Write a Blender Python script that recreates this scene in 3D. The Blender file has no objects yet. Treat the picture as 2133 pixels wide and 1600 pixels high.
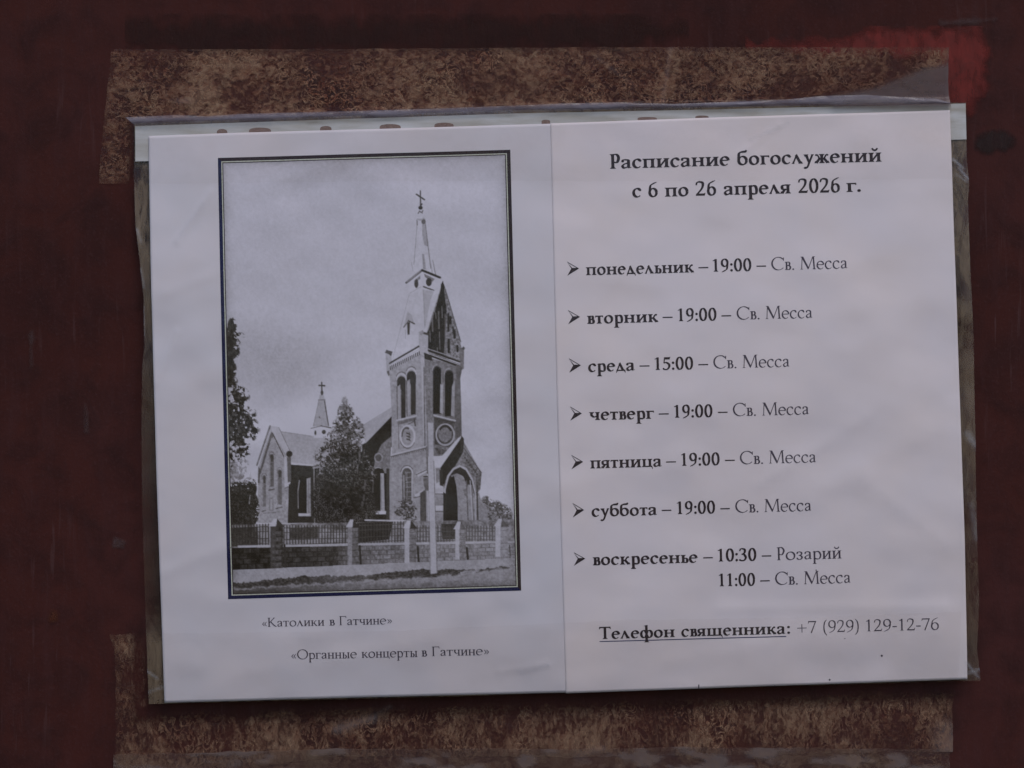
import bpy, math, random
import numpy as np
from mathutils import Vector

random.seed(7)
SC = bpy.context.scene

# ------------------------------------------------------------------ camera, sky, sun, exposure
U = 0.000178            # metres on the wall per unit of the layout grid (an A4 sheet is 1670 units wide)
CX, CY = 1066.5, 800.0  # centre of the layout grid
ZC = 1.5                # that centre hangs 1.5 m above the ground

cam_data = bpy.data.cameras.new('camera')
cam = bpy.data.objects.new('camera', cam_data)
SC.collection.objects.link(cam)
DIST = 1.5
cam.location = (0.0, -DIST, ZC)
cam.rotation_euler = (math.radians(90), 0, 0)
cam_data.sensor_width = 36.0
cam_data.lens = 36.0 * DIST / (2133 * U)
cam_data.clip_start = 0.01
cam_data.clip_end = 200.0
SC.camera = cam

ELEV, AZ = 58.0, 158.0     # high soft light in front of the wall, a little to the right
world = bpy.data.worlds.new('World')
SC.world = world
world.use_nodes = True
wn = world.node_tree
bg = wn.nodes['Background']
sky = wn.nodes.new('ShaderNodeTexSky')
sky.sky_type = 'NISHITA'
sky.sun_disc = False
sky.sun_elevation = math.radians(ELEV)
sky.sun_rotation = math.radians(AZ)
wn.links.new(sky.outputs[0], bg.inputs[0])
bg.inputs[1].default_value = 0.10

sun_data = bpy.data.lights.new('sun', 'SUN')
sun_data.energy = 1.0
sun_data.angle = math.radians(22)
sun_data.color = (1.0, 0.94, 0.88)
sun = bpy.data.objects.new('sun', sun_data)
SC.collection.objects.link(sun)
e, a = math.radians(ELEV), math.radians(AZ)
to_sun = Vector((math.sin(a) * math.cos(e), math.cos(a) * math.cos(e), math.sin(e)))
sun.rotation_euler = to_sun.to_track_quat('Z', 'Y').to_euler()
sun.location = (1, -2, 4)

vs = SC.view_settings
vs.view_transform = 'Standard'
vs.look = 'None'
vs.exposure = 0.30
vs.gamma = 1.0
vs.use_curve_mapping = False
SC.cycles.filter_width = 1.5
SC.cycles.transparent_max_bounces = 16


# ------------------------------------------------------------------ helpers
def lin(c):
    c = np.asarray(c, float) / 255.0
    return np.where(c <= 0.04045, c / 12.92, ((c + 0.055) / 1.055) ** 2.4)


def W(px, py, h):
    """layout grid + height off the wall in mm -> world"""
    px, py, h = np.broadcast_arrays(np.asarray(px, float), np.asarray(py, float), np.asarray(h, float))
    return np.stack([(px - CX) * U, -h * 0.001, ZC + (CY - py) * U], axis=-1)


def hash01(ix, iy, seed):
    n = (ix.astype(np.int64) * 374761393 + iy.astype(np.int64) * 668265263 + seed * 974634777) & 0xffffffff
    n = ((n ^ (n >> 13)) * 1274126177) & 0xffffffff
    n = (n ^ (n >> 16)) & 0xffffffff
    return n / 4294967295.0


def vnoise(x, y, seed=0):
    x, y = np.broadcast_arrays(np.asarray(x, float), np.asarray(y, float))
    ix, iy = np.floor(x), np.floor(y)
    fx, fy = x - ix, y - iy
    fx = fx * fx * fx * (fx * (fx * 6 - 15) + 10)
    fy = fy * fy * fy * (fy * (fy * 6 - 15) + 10)
    a00, a10 = hash01(ix, iy, seed), hash01(ix + 1, iy, seed)
    a01, a11 = hash01(ix, iy + 1, seed), hash01(ix + 1, iy + 1, seed)
    return (a00 * (1 - fx) + a10 * fx) * (1 - fy) + (a01 * (1 - fx) + a11 * fx) * fy


def fbm(x, y, seed=0, octaves=4, gain=0.5):
    s, amp, tot = 0.0, 1.0, 0.0
    for o in range(octaves):
        s = s + amp * vnoise(np.asarray(x) * 2 ** o + 17.3 * o, np.asarray(y) * 2 ** o - 9.1 * o, seed + o * 31)
        tot += amp
        amp *= gain
    return s / tot


def sstep(a, b, x):
    t = np.clip((np.asarray(x, float) - a) / (b - a), 0, 1)
    return t * t * (3 - 2 * t)


def seg_dist(px, py, p, q):
    dx, dy = q[0] - p[0], q[1] - p[1]
    L = dx * dx + dy * dy + 1e-9
    t = np.clip(((px - p[0]) * dx + (py - p[1]) * dy) / L, 0, 1)
    return np.hypot(px - p[0] - t * dx, py - p[1] - t * dy)


CREASES = [((372, 505), (440, 400), 0.16, 7), ((330, 800), (372, 690), 0.12, 6), ((350, 610), (480, 560), 0.10, 14),
           ((345, 1190), (470, 1140), 0.12, 16), ((1530, 330), (1620, 260), 0.12, 8), ((1800, 1010), (1950, 1120), 0.10, 26),
           ((1500, 1265), (1960, 1262), 0.10, 14), ((330, 470), (700, 330), 0.16, 26), ((1720, 1010), (1960, 890), 0.08, 24),
           ((500, 1400), (900, 1330), 0.14, 26), ((1180, 1420), (1600, 1340), 0.10, 24), ((1040, 1396), (1140, 1380), 0.09, 7),
           ((1240, 640), (1300, 560), 0.05, 10), ((1580, 1010), (1800, 870), 0.09, 16)]


def F(px, py):
    """height (mm) of the papers in the sleeve off the wall"""
    px = np.asarray(px, float)
    py = np.asarray(py, float)
    q = np.clip((py - 230) / 1230.0, 0, 1.05)
    h = 1.3 + 21.0 * q - 17.5 * q * q          # leans back at the top, hangs out at the foot
    h = h + 1.1 * (fbm(px / 420.0, py / 360.0, 3, 2) - 0.5)
    h = h + 1.15 * (fbm(px / 150.0 + 0.45 * py / 150.0, py / 120.0 - 0.25 * px / 120.0, 11, 2) - 0.5)
    h = h + 0.10 * (fbm(px / 45.0, py / 45.0, 21, 2) - 0.5)
    for p, q, amp, w in CREASES:
        h = h + 1.5 * amp * np.exp(-(seg_dist(px, py, p, q) / w) ** 2)
    return h


def link_mesh(name, verts, faces, mat=None, parent=None, smooth=True):
    me = bpy.data.meshes.new(name)
    me.from_pydata([tuple(v) for v in np.asarray(verts)], [], faces)
    me.update()
    if smooth:
        me.polygons.foreach_set('use_smooth', [True] * len(me.polygons))
    ob = bpy.data.objects.new(name, me)
    SC.collection.objects.link(ob)
    if mat:
        me.materials.append(mat)
    if parent:
        ob.parent = parent
    return ob


def tag(o, label=None, cat=None, group=None, kind=None):
    if label:
        o['label'] = label
    if cat:
        o['category'] = cat
    if group:
        o['group'] = group
    if kind:
        o['kind'] = kind
    return o


def empty(name):
    o = bpy.data.objects.new(name, None)
    o.empty_display_size = 0.01
    SC.collection.objects.link(o)
    return o


def polyline(pts, n, closed=False):
    pts = np.array(pts, float)
    d = np.r_[0, np.cumsum(np.hypot(*np.diff(pts, axis=0).T))]
    t = np.linspace(0, d[-1], n)
    return np.stack([np.interp(t, d, pts[:, 0]), np.interp(t, d, pts[:, 1])], -1)


def coons(top, bottom, left, right, nu, nv):
    """grid between four edge polylines (top/bottom left->right, left/right top->bottom)"""
    T_, B_ = polyline(top, nu), polyline(bottom, nu)
    L_, R_ = polyline(left, nv), polyline(right, nv)
    u = np.linspace(0, 1, nu)[None, :, None]
    v = np.linspace(0, 1, nv)[:, None, None]
    g = (1 - v) * T_[None] + v * B_[None] + (1 - u) * L_[:, None] + u * R_[:, None]
    g = g - ((1 - u) * (1 - v) * T_[0] + u * (1 - v) * T_[-1] + (1 - u) * v * B_[0] + u * v * B_[-1])
    return g[..., 0], g[..., 1]


def grid_faces(nu, nv):
    i = np.arange(nu - 1)[None, :] + nu * np.arange(nv - 1)[:, None]
    i = i.ravel()
    return np.stack([i, i + nu, i + nu + 1, i + 1], -1).tolist()


def sheet(name, PX, PY, HH, mat, parent=None):
    nv, nu = PX.shape
    return link_mesh(name, W(PX, PY, HH).reshape(-1, 3), grid_faces(nu, nv), mat, parent)


def set_attr(ob, name, vals):
    at = ob.data.attributes.new(name, 'FLOAT', 'POINT')
    at.data.foreach_set('value', np.asarray(vals, np.float32).ravel())


def set_color(ob, name, rgb):
    rgb = np.asarray(rgb, np.float32).reshape(-1, 3)
    rgba = np.concatenate([rgb, np.ones((len(rgb), 1), np.float32)], 1)
    at = ob.data.attributes.new(name, 'FLOAT_COLOR', 'POINT')
    at.data.foreach_set('color', rgba.ravel())


class NT:
    """small node-tree writer"""
    def __init__(self, name):
        self.m = bpy.data.materials.new(name)
        self.m.use_nodes = True
        self.t = self.m.node_tree
        self.t.nodes.clear()
        self.out = self.t.nodes.new('ShaderNodeOutputMaterial')

    def n(self, typ, **kw):
        nd = self.t.nodes.new(typ)
        for k, v in kw.items():
            if k.startswith('_'):
                setattr(nd, k[1:], v)
            else:
                key = int(k[1:]) if k[0] == 'i' and k[1:].isdigit() else k.replace('__', ' ')
                self.put(nd.inputs[key], v)
        return nd

    def put(self, sock, v):
        if isinstance(v, bpy.types.NodeSocket):
            self.t.links.new(v, sock)
        elif isinstance(v, bpy.types.Node):
            self.t.links.new(v.outputs[0], sock)
        else:
            sock.default_value = v

    def coords(self, scale=(1, 1, 1), rot=(0, 0, 0), loc=(0, 0, 0)):
        tc = self.n('ShaderNodeTexCoord')
        return self.n('ShaderNodeMapping', Vector=tc.outputs['Object'], Scale=scale, Rotation=rot, Location=loc)

    def noise(self, co, scale, detail=4, rough=0.5, dist=0.0):
        return self.n('ShaderNodeTexNoise', Vector=co, Scale=scale, Detail=detail, Roughness=rough, Distortion=dist).outputs[0]

    def ramp(self, fac, stops, interp='LINEAR'):
        r = self.n('ShaderNodeValToRGB', Fac=fac)
        r.color_ramp.interpolation = interp
        el = r.color_ramp.elements
        while len(el) < len(stops):
            el.new(0.5)
        for e_, (p, c) in zip(el, stops):
            e_.position = p
            c = (c, c, c) if isinstance(c, (int, float)) else c
            e_.color = (*c, 1)
        return r.outputs[0]

    def math(self, op, a_, b_=0.0, c_=0.0):
        return self.n('ShaderNodeMath', _operation=op, i0=a_, i1=b_, i2=c_).outputs[0]

    def mixc(self, fac, a_, b_, mode='MIX'):
        nd = self.t.nodes.new('ShaderNodeMix')
        nd.data_type = 'RGBA'
        nd.blend_type = mode
        self.put(nd.inputs[0], fac)
        for i, v in ((6, a_), (7, b_)):
            self.put(nd.inputs[i], (*v, 1) if isinstance(v, tuple) and len(v) == 3 else v)
        return nd.outputs[2]

    def attr(self, name):
        return self.n('ShaderNodeAttribute', _attribute_name=name)

    def bump(self, h, strength, dist):
        return self.n('ShaderNodeBump', Height=h, Strength=strength, Distance=dist).outputs[0]

    def done(self, surf):
        self.t.links.new(surf if isinstance(surf, bpy.types.NodeSocket) else surf.outputs[0], self.out.inputs[0])
        return self.m


# ------------------------------------------------------------------ materials
def mat_wall():
    k = NT('maroon_paint')
    co = k.coords()
    big = k.noise(co, 9, 4, 0.55)
    mid = k.noise(co, 60, 5, 0.6, 0.4)
    strokes = k.noise(k.coords(scale=(200, 22, 38)), 1.0, 5, 0.6, 0.5)
    vert = k.noise(k.coords(scale=(380, 30, 26)), 1.0, 3, 0.6, 0.3)
    fine = k.noise(co, 900, 3, 0.6)
    base = k.ramp(big, [(0.28, (0.040, 0.0092, 0.0074)), (0.5, (0.059, 0.0138, 0.0106)), (0.75, (0.063, 0.0175, 0.0160))])
    c = k.mixc(k.ramp(mid, [(0.42, 0.0), (0.68, 0.75)]), base, (0.029, 0.0088, 0.0082))
    c = k.mixc(k.ramp(strokes, [(0.48, 0.0), (0.75, 0.4)]), c, (0.058, 0.020, 0.020))
    c = k.mixc(k.ramp(fine, [(0.55, 0.0), (0.75, 0.45)]), c, (0.07, 0.027, 0.027))
    scr = k.math('MULTIPLY', k.ramp(vert, [(0.60, 0.0), (0.68, 1.0)]), k.ramp(k.noise(co, 14, 2), [(0.5, 0.0), (0.65, 0.5)]))
    c = k.mixc(scr, c, (0.10, 0.05, 0.05))
    h = k.math('ADD', k.math('MULTIPLY', strokes, 0.3), k.math('ADD', k.math('MULTIPLY', mid, 0.8), k.math('MULTIPLY', fine, 0.12)))
    p = k.n('ShaderNodeBsdfPrincipled', Base__Color=c, Roughness=0.58, Normal=k.bump(h, 0.5, 0.0008))
    p.inputs['Specular IOR Level'].default_value = 0.13
    return k.done(p)


def mat_patch(name, c0, c1, rough=0.7, faint=1.0):
    k = NT(name)
    co = k.coords()
    n1 = k.noise(co, 150, 5, 0.65, 0.6)
    n2 = k.noise(k.coords(scale=(300, 300, 60)), 1.0, 4, 0.6)
    c = k.mixc(k.ramp(n1, [(0.35, 0.0), (0.7, 1.0)]), c0, c1)
    ed = k.attr('edge').outputs['Fac']
    al = k.ramp(k.math('ADD', ed, k.math('MULTIPLY', k.math('SUBTRACT', n1, 0.5), 0.9)), [(0.22, 0.0), (0.72, 1.0)])
    al = k.math('MULTIPLY', al, k.ramp(n2, [(0.2, 0.45 * faint), (0.55, faint)]))
    p = k.n('ShaderNodeBsdfPrincipled', Base__Color=c, Roughness=rough, Alpha=al, Normal=k.bump(n1, 0.3, 0.0004))
    p.inputs['Specular IOR Level'].default_value = 0.25
    return k.done(p)


def mat_paper(name, col, warm, stretch=(26, 26, 26)):
    k = NT(name)
    co = k.coords()
    blot = k.noise(k.coords(scale=stretch), 1.0, 4, 0.55, 0.3)
    mott = k.noise(co, 160, 4, 0.6)
    fine = k.noise(co, 1400, 2, 0.6)
    c = k.mixc(k.ramp(blot, [(0.35, 0.0), (0.7, 1.0)]), col, warm)
    c = k.mixc(k.math('MULTIPLY', mott, 0.10), c, (0.55, 0.50, 0.52))
    c = k.mixc(k.math('MULTIPLY', fine, 0.08), c, (0.5, 0.5, 0.56))
    p = k.n('ShaderNodeBsdfPrincipled', Base__Color=c, Roughness=0.85, Normal=k.bump(mott, 0.12, 0.0003))
    p.inputs['Specular IOR Level'].default_value = 0.2
    return k.done(p)


def mat_ink(name, col):
    k = NT(name)
    fine = k.noise(k.coords(), 1600, 3, 0.6)
    c = k.mixc(k.ramp(fine, [(0.42, 0.0), (0.75, 0.35)]), col, tuple(min(1, v * 2.6 + 0.02) for v in col))
    p = k.n('ShaderNodeBsdfPrincipled', Base__Color=c, Roughness=0.85)
    p.inputs['Specular IOR Level'].default_value = 0.05
    return k.done(p)


def mat_print():
    k = NT('printed_tones')
    c = k.attr('tone').outputs['Color']
    p = k.n('ShaderNodeBsdfPrincipled', Base__Color=c, Roughness=0.85)
    p.inputs['Specular IOR Level'].default_value = 0.04
    return k.done(p)


def mat_film(name, rough=0.22, gloss=1.0, haze=(0.35, 0.33, 0.36), bump_scale=55, bump=0.25, residue=False,
             res_light=(0.33, 0.235, 0.165), res_dark=(0.17, 0.085, 0.055), stretch=(1, 1, 1), rot=0.0, seed=0.0, density=0.5, flake=520, base_cov=0.66):
    """clear plastic: see-through sheet with a weak sheen; 'haze' (milky, lifted) and 'stuck' (dried brown glue) come from the mesh"""
    k = NT(name)
    co = k.coords(loc=(seed, 0, seed * 0.37))
    wr = k.noise(co, bump_scale, 4, 0.55, 0.8)
    nrm = k.bump(wr, bump, 0.0012)
    tr = k.n('ShaderNodeBsdfTransparent', Color=(0.985, 0.98, 0.975, 1))
    gl = k.n('ShaderNodeBsdfGlossy', Roughness=rough, Color=(gloss, gloss, gloss, 1), Normal=nrm)
    lw = k.n('ShaderNodeLayerWeight', Blend=0.5, Normal=nrm).outputs['Facing']
    fr = k.math('ADD', k.math('MULTIPLY', k.math('POWER', lw, 5.0), 0.6), 0.013)     # Schlick, the same from both sides
    hz = k.attr('haze').outputs['Fac']
    hzn = k.math('MULTIPLY', hz, k.ramp(k.noise(k.coords(scale=(40, 40, 260), loc=(seed, 0, 0)), 1.0, 4, 0.6, 0.6), [(0.2, 0.75), (0.75, 1.0)]))
    dif = k.n('ShaderNodeBsdfDiffuse', Color=(*haze, 1), Normal=nrm)
    trl = k.n('ShaderNodeBsdfTranslucent', Color=(*haze, 1))
    milky = k.n('ShaderNodeMixShader', i0=0.25, i1=dif, i2=trl)
    s = k.n('ShaderNodeMixShader', i0=hzn, i1=tr, i2=milky)
    if residue:
        st = k.attr('stuck').outputs['Fac']
        r1 = k.coords(scale=stretch, rot=(0, rot, 0), loc=(seed, 0, seed))
        sq = k.noise(r1, 150, 6, 0.66, 1.8)
        gr = k.noise(r1, flake, 4, 0.65, 1.0)
        bl = k.noise(co, 34, 3, 0.5, 0.5)
        m = k.math('ADD', k.math('MULTIPLY', sq, 0.56), k.math('MULTIPLY', gr, 0.44))
        m = k.math('ADD', m, k.math('MULTIPLY', k.math('SUBTRACT', bl, 0.5), 0.5))
        lo = 0.56 - 0.24 * density
        mask = k.ramp(m, [(lo, 0.0), (lo + 0.06, 0.45), (lo + 0.13, 0.85), (lo + 0.26, 0.97)])
        vn = k.noise(r1, flake * 0.62, 3, 0.55, 1.6)
        vein = k.ramp(k.math('ABSOLUTE', k.math('SUBTRACT', vn, 0.5)), [(0.0, 0.95), (0.022, 0.65), (0.06, 0.0)])
        vein = k.math('MULTIPLY', vein, k.ramp(k.noise(co, 60, 3, 0.55, 0.6), [(0.38, 0.15), (0.6, 1.0)]))
        mask = k.math('MAXIMUM', k.math('MULTIPLY', mask, base_cov), k.math('MULTIPLY', vein, 0.85))
        mask = k.math('MULTIPLY', mask, st)
        tone = k.ramp(k.math('ADD', k.math('ADD', k.math('MULTIPLY', gr, 0.6), k.math('MULTIPLY', bl, 0.45)), k.math('MULTIPLY', vein, 0.10)),
                      [(0.38, res_dark), (0.55, tuple((a_ + b_) / 2 for a_, b_ in zip(res_dark, res_light))), (0.72, res_light)])
        rd = k.n('ShaderNodeBsdfDiffuse', Color=tone, Normal=k.bump(m, 0.6, 0.0006))
        s = k.n('ShaderNodeMixShader', i0=mask, i1=s, i2=rd)
    s = k.n('ShaderNodeMixShader', i0=fr, i1=s, i2=gl)
    return k.done(s)


M_WALL = mat_wall()
M_RED = mat_patch('red_paint', (0.20, 0.025, 0.020), (0.095, 0.017, 0.014))
M_DARK = mat_patch('dark_chip', (0.020, 0.012, 0.011), (0.035, 0.015, 0.014), faint=0.85)
M_PAPER = mat_paper('white_paper', (0.695, 0.645, 0.700), (0.725, 0.645, 0.675))  # darker than the half sheet, weaker light on the left put into the colour
M_PAPER2 = mat_paper('white_paper_half_sheet', (0.785, 0.695, 0.73), (0.815, 0.70, 0.70))
M_OLD = mat_paper('aged_paper', (0.62, 0.61, 0.625), (0.38, 0.335, 0.28), stretch=(30, 30, 200))
M_BOLD = mat_ink('black_ink', (0.036, 0.025, 0.029))
M_REG = mat_ink('black_ink_light_strokes', (0.066, 0.052, 0.072))
M_BLUE = mat_ink('navy_ink', (0.014, 0.014, 0.052))
M_BROWNINK = mat_ink('dark_brown_ink', (0.030, 0.018, 0.020))
M_CREAM = mat_ink('pale_cream_line', (0.50, 0.49, 0.40))
M_UNDER = mat_ink('blue_black_ink', (0.03, 0.035, 0.10))
M_OLDMARK = mat_ink('faded_brown_ink', (0.20, 0.13, 0.11))
M_PRINT = mat_print()
M_FRONT = mat_film('clear_sleeve_film', rough=0.20, bump_scale=45, bump=0.22, haze=(0.62, 0.62, 0.68))
M_LIP = mat_film('milky_sleeve_lip', rough=0.25, bump_scale=120, bump=0.5, haze=(0.33, 0.30, 0.36))
M_BACK = mat_film('soiled_sleeve_film', rough=0.3, gloss=0.35, flake=190, base_cov=0.9, residue=True, bump_scale=60, bump=0.4, stretch=(1.0, 1, 0.3), seed=3.1,
                  res_light=(0.28, 0.205, 0.14), res_dark=(0.10, 0.066, 0.045), density=0.72, haze=(0.19, 0.145, 0.12))
M_TAPE_A = mat_film('clear_tape_upper', rough=0.2, gloss=0.4, residue=True, bump_scale=70, bump=0.5, stretch=(0.8, 1, 1.0), seed=0.0, density=0.46,
                    haze=(0.20, 0.145, 0.145), res_light=(0.42, 0.262, 0.17), res_dark=(0.20, 0.044, 0.026))
M_TAPE_B = mat_film('clear_tape_lower', rough=0.2, gloss=0.4, residue=True, bump_scale=60, bump=0.6, stretch=(1.0, 1, 0.55), rot=0.5, seed=1.7, density=0.42,
                    haze=(0.24, 0.18, 0.17), res_light=(0.38, 0.237, 0.155), res_dark=(0.155, 0.040, 0.025))
M_TAPE_C = mat_film('clear_tape_lowest', rough=0.2, gloss=0.4, residue=True, bump_scale=60, bump=0.7, stretch=(0.6, 1, 0.8), rot=-0.4, seed=4.3, density=0.38,
                    haze=(0.24, 0.18, 0.17), res_light=(0.24, 0.155, 0.105), res_dark=(0.12, 0.046, 0.033))

# ------------------------------------------------------------------ the wall
PX, PY = np.meshgrid(np.linspace(-900, 3030, 220), np.linspace(-700, 2300, 170))
hw = 0.35 * (fbm(PX / 260, PY / 260, 71, 3) - 0.5) - 0.25
wall = sheet('wall', PX, PY, hw, M_WALL)
tag(wall, 'dark maroon painted surface with dull brush marks behind the notice', kind='structure')


def blob(name, pts, mat, h, step=6, soft=16, parent=None):
    """a flat irregular patch on the wall; 'edge' falls to 0 at its outline so that the material can fray it"""
    pts = np.array(pts, float)
    x0, y0 = pts.min(0) - 8
    x1, y1 = pts.max(0) + 8
    X_, Y_ = np.meshgrid(np.arange(x0, x1, step), np.arange(y0, y1, step))
    sd = poly_sd(X_, Y_, pts)
    ob = sheet(name, X_, Y_, np.full_like(X_, h), mat, parent)
    sd = sd + soft * 1.4 * (fbm(X_ / 26, Y_ / 26, 88, 4) - 0.5)
    set_attr(ob, 'edge', np.clip(0.5 - sd / soft * 0.5, 0, 1))
    return ob


def poly_sd(x, y, pts):
    pts = np.asarray(pts, float)
    inside = np.zeros(x.shape, bool)
    d = np.full(x.shape, 1e9)
    n = len(pts)
    for i in range(n):
        p, q = pts[i], pts[(i + 1) % n]
        d = np.minimum(d, seg_dist(x, y, p, q))
        c = (p[1] > y) != (q[1] > y)
        with np.errstate(divide='ignore', invalid='ignore'):
            xi = (q[0] - p[0]) * (y - p[1]) / (q[1] - p[1] + 1e-12) + p[0]
        inside ^= c & (x < xi)
    return np.where(inside, -d, d)


M_BAND = mat_patch('dull_old_band', (0.026, 0.0078, 0.0058), (0.040, 0.0125, 0.010), faint=0.6)
blob('dull_band', [(268, 44), (640, 46), (1320, 36), (1430, 60), (1330, 99), (270, 100)], M_BAND, 0.10, soft=34, parent=wall)
M_SCUFF = mat_patch('pale_scuff', (0.13, 0.085, 0.085), (0.06, 0.025, 0.024), faint=0.5)
for sc_ in ([(238, 1120), (262, 1128), (256, 1142), (236, 1140)], [(60, 700), (66, 690), (70, 760), (64, 765)], [(176, 840), (180, 840), (184, 900), (178, 902)], [(1960, 45), (2075, 38), (2070, 44), (1964, 52)]):
    blob('scuff', sc_, M_SCUFF, 0.14, step=3, soft=8, parent=wall)
blob('rust_spot', [(106, 1272), (118, 1272), (118, 1292), (106, 1292)], mat_patch('rust', (0.13, 0.032, 0.010), (0.07, 0.02, 0.01), faint=0.7), 0.14, step=3, soft=14, parent=wall)
blob('paint_patch', [(1560, 95), (1760, 90), (1815, 62), (1900, 70), (2040, 62), (2062, 110), (2050, 160), (2040, 200), (2020, 235),
                     (1960, 240), (1950, 120), (1700, 112)], M_RED, 0.13, soft=26, parent=wall)
blob('paint_chip', [(2035, 285), (2060, 276), (2095, 275), (2115, 290), (2090, 312), (2055, 318), (2035, 306)], M_DARK, 0.12, step=3, soft=18, parent=wall)

# ------------------------------------------------------------------ sleeve, papers: shared outlines
S_TOP = [(280, 257), (700, 243), (1066, 230), (1500, 222), (2012, 214)]
S_BOT = [(312, 1465), (900, 1450), (1500, 1432), (2040, 1416)]
S_LEFT = [(280, 257), (281, 400), (284, 470), (293, 540), (302, 620), (304, 720), (300, 760), (298, 900), (300, 1050), (305, 1250), (312, 1465)]
S_RIGHT = [(2012, 214), (2012, 330), (2017, 385), (2014, 420), (2018, 560), (2024, 700), (2027, 900), (2030, 1100), (2036, 1250), (2032, 1350), (2040, 1416)]

# the clear sleeve that holds the papers
sleeve = empty('plastic_sleeve')
sleeve.location = (0, 0, 0)
tag(sleeve, 'clear plastic document sleeve with soiled side edges, taped to the maroon wall around the papers', 'plastic sleeve')

PX, PY = coons(S_TOP, S_BOT, S_LEFT, S_RIGHT, 420, 300)
hb = F(PX, PY) - 0.9 - 0.6 * np.exp(-((PX - PX.min()) / 60) ** 2)
back = sheet('back_film', PX, PY, hb, M_BACK, sleeve)
uL = np.clip((PX - np.interp(PY, [p[1] for p in S_LEFT], [p[0] for p in S_LEFT])), 0, None)
uR = np.clip((np.interp(PY, [p[1] for p in S_RIGHT], [p[0] for p in S_RIGHT]) - PX), 0, None)
ypl = [250, 335, 480, 520, 600, 720, 780, 1000, 1250, 1310, 1340, 1465]
stl = np.interp(PY, ypl, [0.9, 0.95, 0.95, 0.75, 0.5, 0.55, 0.35, 0.10, 0.12, 0.4, 0.9, 0.95])
ypr = [210, 290, 480, 640, 700, 860, 900, 1000, 1150, 1300, 1420]
strr = np.interp(PY, ypr, [0.9, 1.0, 0.95, 0.9, 0.65, 0.5, 0.75, 0.6, 0.55, 0.4, 0.45])
left_side = PX < 1100
set_attr(back, 'stuck', np.where(left_side, stl, strr))
set_attr(back, 'haze', np.where(left_side, 0.05 * stl, 0.04 + 0.62 * strr * np.clip(1.9 * vnoise(PX / 24, PY / 70, 5) - 0.35, 0, 1.2)) * 0.9)

hf = F(PX, PY) + 0.45 + 0.25 * (fbm(PX / 70, PY / 70, 55, 3) - 0.5)
front = sheet('front_film', PX, PY, hf, M_FRONT, sleeve)
hz = 0.012 * sstep(0.45, 0.7, fbm(PX / 160, PY / 90, 91, 3))
for p_, q_, w_, a_ in [((1983, 333), (2004, 352), 2.5, .5), ((1996, 352), (2014, 374), 3, .45), ((1990, 365), (2012, 380), 2, .3), ((288, 478), (296, 505), 2.5, .35), ((296, 560), (303, 600), 2.5, .3),
                       ((303, 640), (302, 700), 2.5, .28), ((2012, 905), (2030, 930), 8, .28), ((2018, 1050), (2030, 1120), 6, .18), ((2013, 1400), (2038, 1392), 3, .35), ((2010, 1378), (2034, 1408), 3, .3),
                       ((1085, 1398), (1140, 1384), 5, .22), ((1560, 292), (1640, 258), 4, .14), ((365, 505), (425, 425), 4, .10), ((300, 1390), (330, 1410), 3, .3), ((312, 1440), (342, 1428), 3, .25),
                       ((700, 240), (1066, 233), 5, .25), ((300, 268), (560, 258), 6, .18), ((1580, 1008), (1720, 930), 10, .05), ((640, 1330), (860, 1322), 14, .05), ((1790, 1000), (1960, 1135), 12, .06)]:
    hz = np.maximum(hz, a_ * np.exp(-(seg_dist(PX, PY, p_, q_) / w_) ** 2) * (0.6 + 0.6 * vnoise(PX / 9, PY / 9, 15)))  # wrinkle glints and soft sheen of the film, painted in as pale streaks
set_attr(front, 'haze', hz)

# the puckered open lip of the sleeve
LT = [(262, 245), (310, 243), (370, 240), (430, 243), (500, 238), (700, 233), (900, 227), (1066, 221), (1160, 217), (1291, 214), (1400, 217), (1540, 212),
      (1640, 208), (1705, 201), (1800, 198), (1880, 203), (1950, 206), (1978, 214)]
LB = [(282, 262), (400, 259), (600, 252), (850, 244), (1066, 236), (1300, 229), (1600, 223), (1978, 218)]
PX, PY = coons(LT, LB, [LT[0], LB[0]], [LT[-1], LB[-1]], 300, 9)
v = np.linspace(0, 1, 9)[:, None] * np.ones_like(PX)
hl = F(PX, PY) + 0.6 + 0.55 * np.sin(v * math.pi) * (0.6 + 0.7 * vnoise(PX / 60, 0 * PX, 8)) + 0.3 * (fbm(PX / 22, PY / 10, 9, 2) - 0.5)
lip = sheet('opening_lip', PX, PY, hl, M_LIP, sleeve)
set_attr(lip, 'haze', (0.34 + 0.46 * vnoise(PX / 90, PY / 14, 14)) * (0.55 + 0.45 * np.sin(v * math.pi)))

# older strip of paper that shows along the top of the sleeve
O_TOP = [(282, 263), (700, 249), (1066, 237), (1500, 228), (2011, 216)]
O_BOT = [(283, 337), (700, 326), (1066, 316), (1500, 305), (2012, 291)]
PX, PY = coons(O_TOP, O_BOT, [O_TOP[0], O_BOT[0]], [O_TOP[-1], O_BOT[-1]], 220, 12)
old = sheet('paper_strip', PX, PY, F(PX, PY) - 0.45, M_OLD)
tag(old, 'older greyish paper strip with cut off brown lettering showing above the white notice', 'paper strip')


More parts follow.
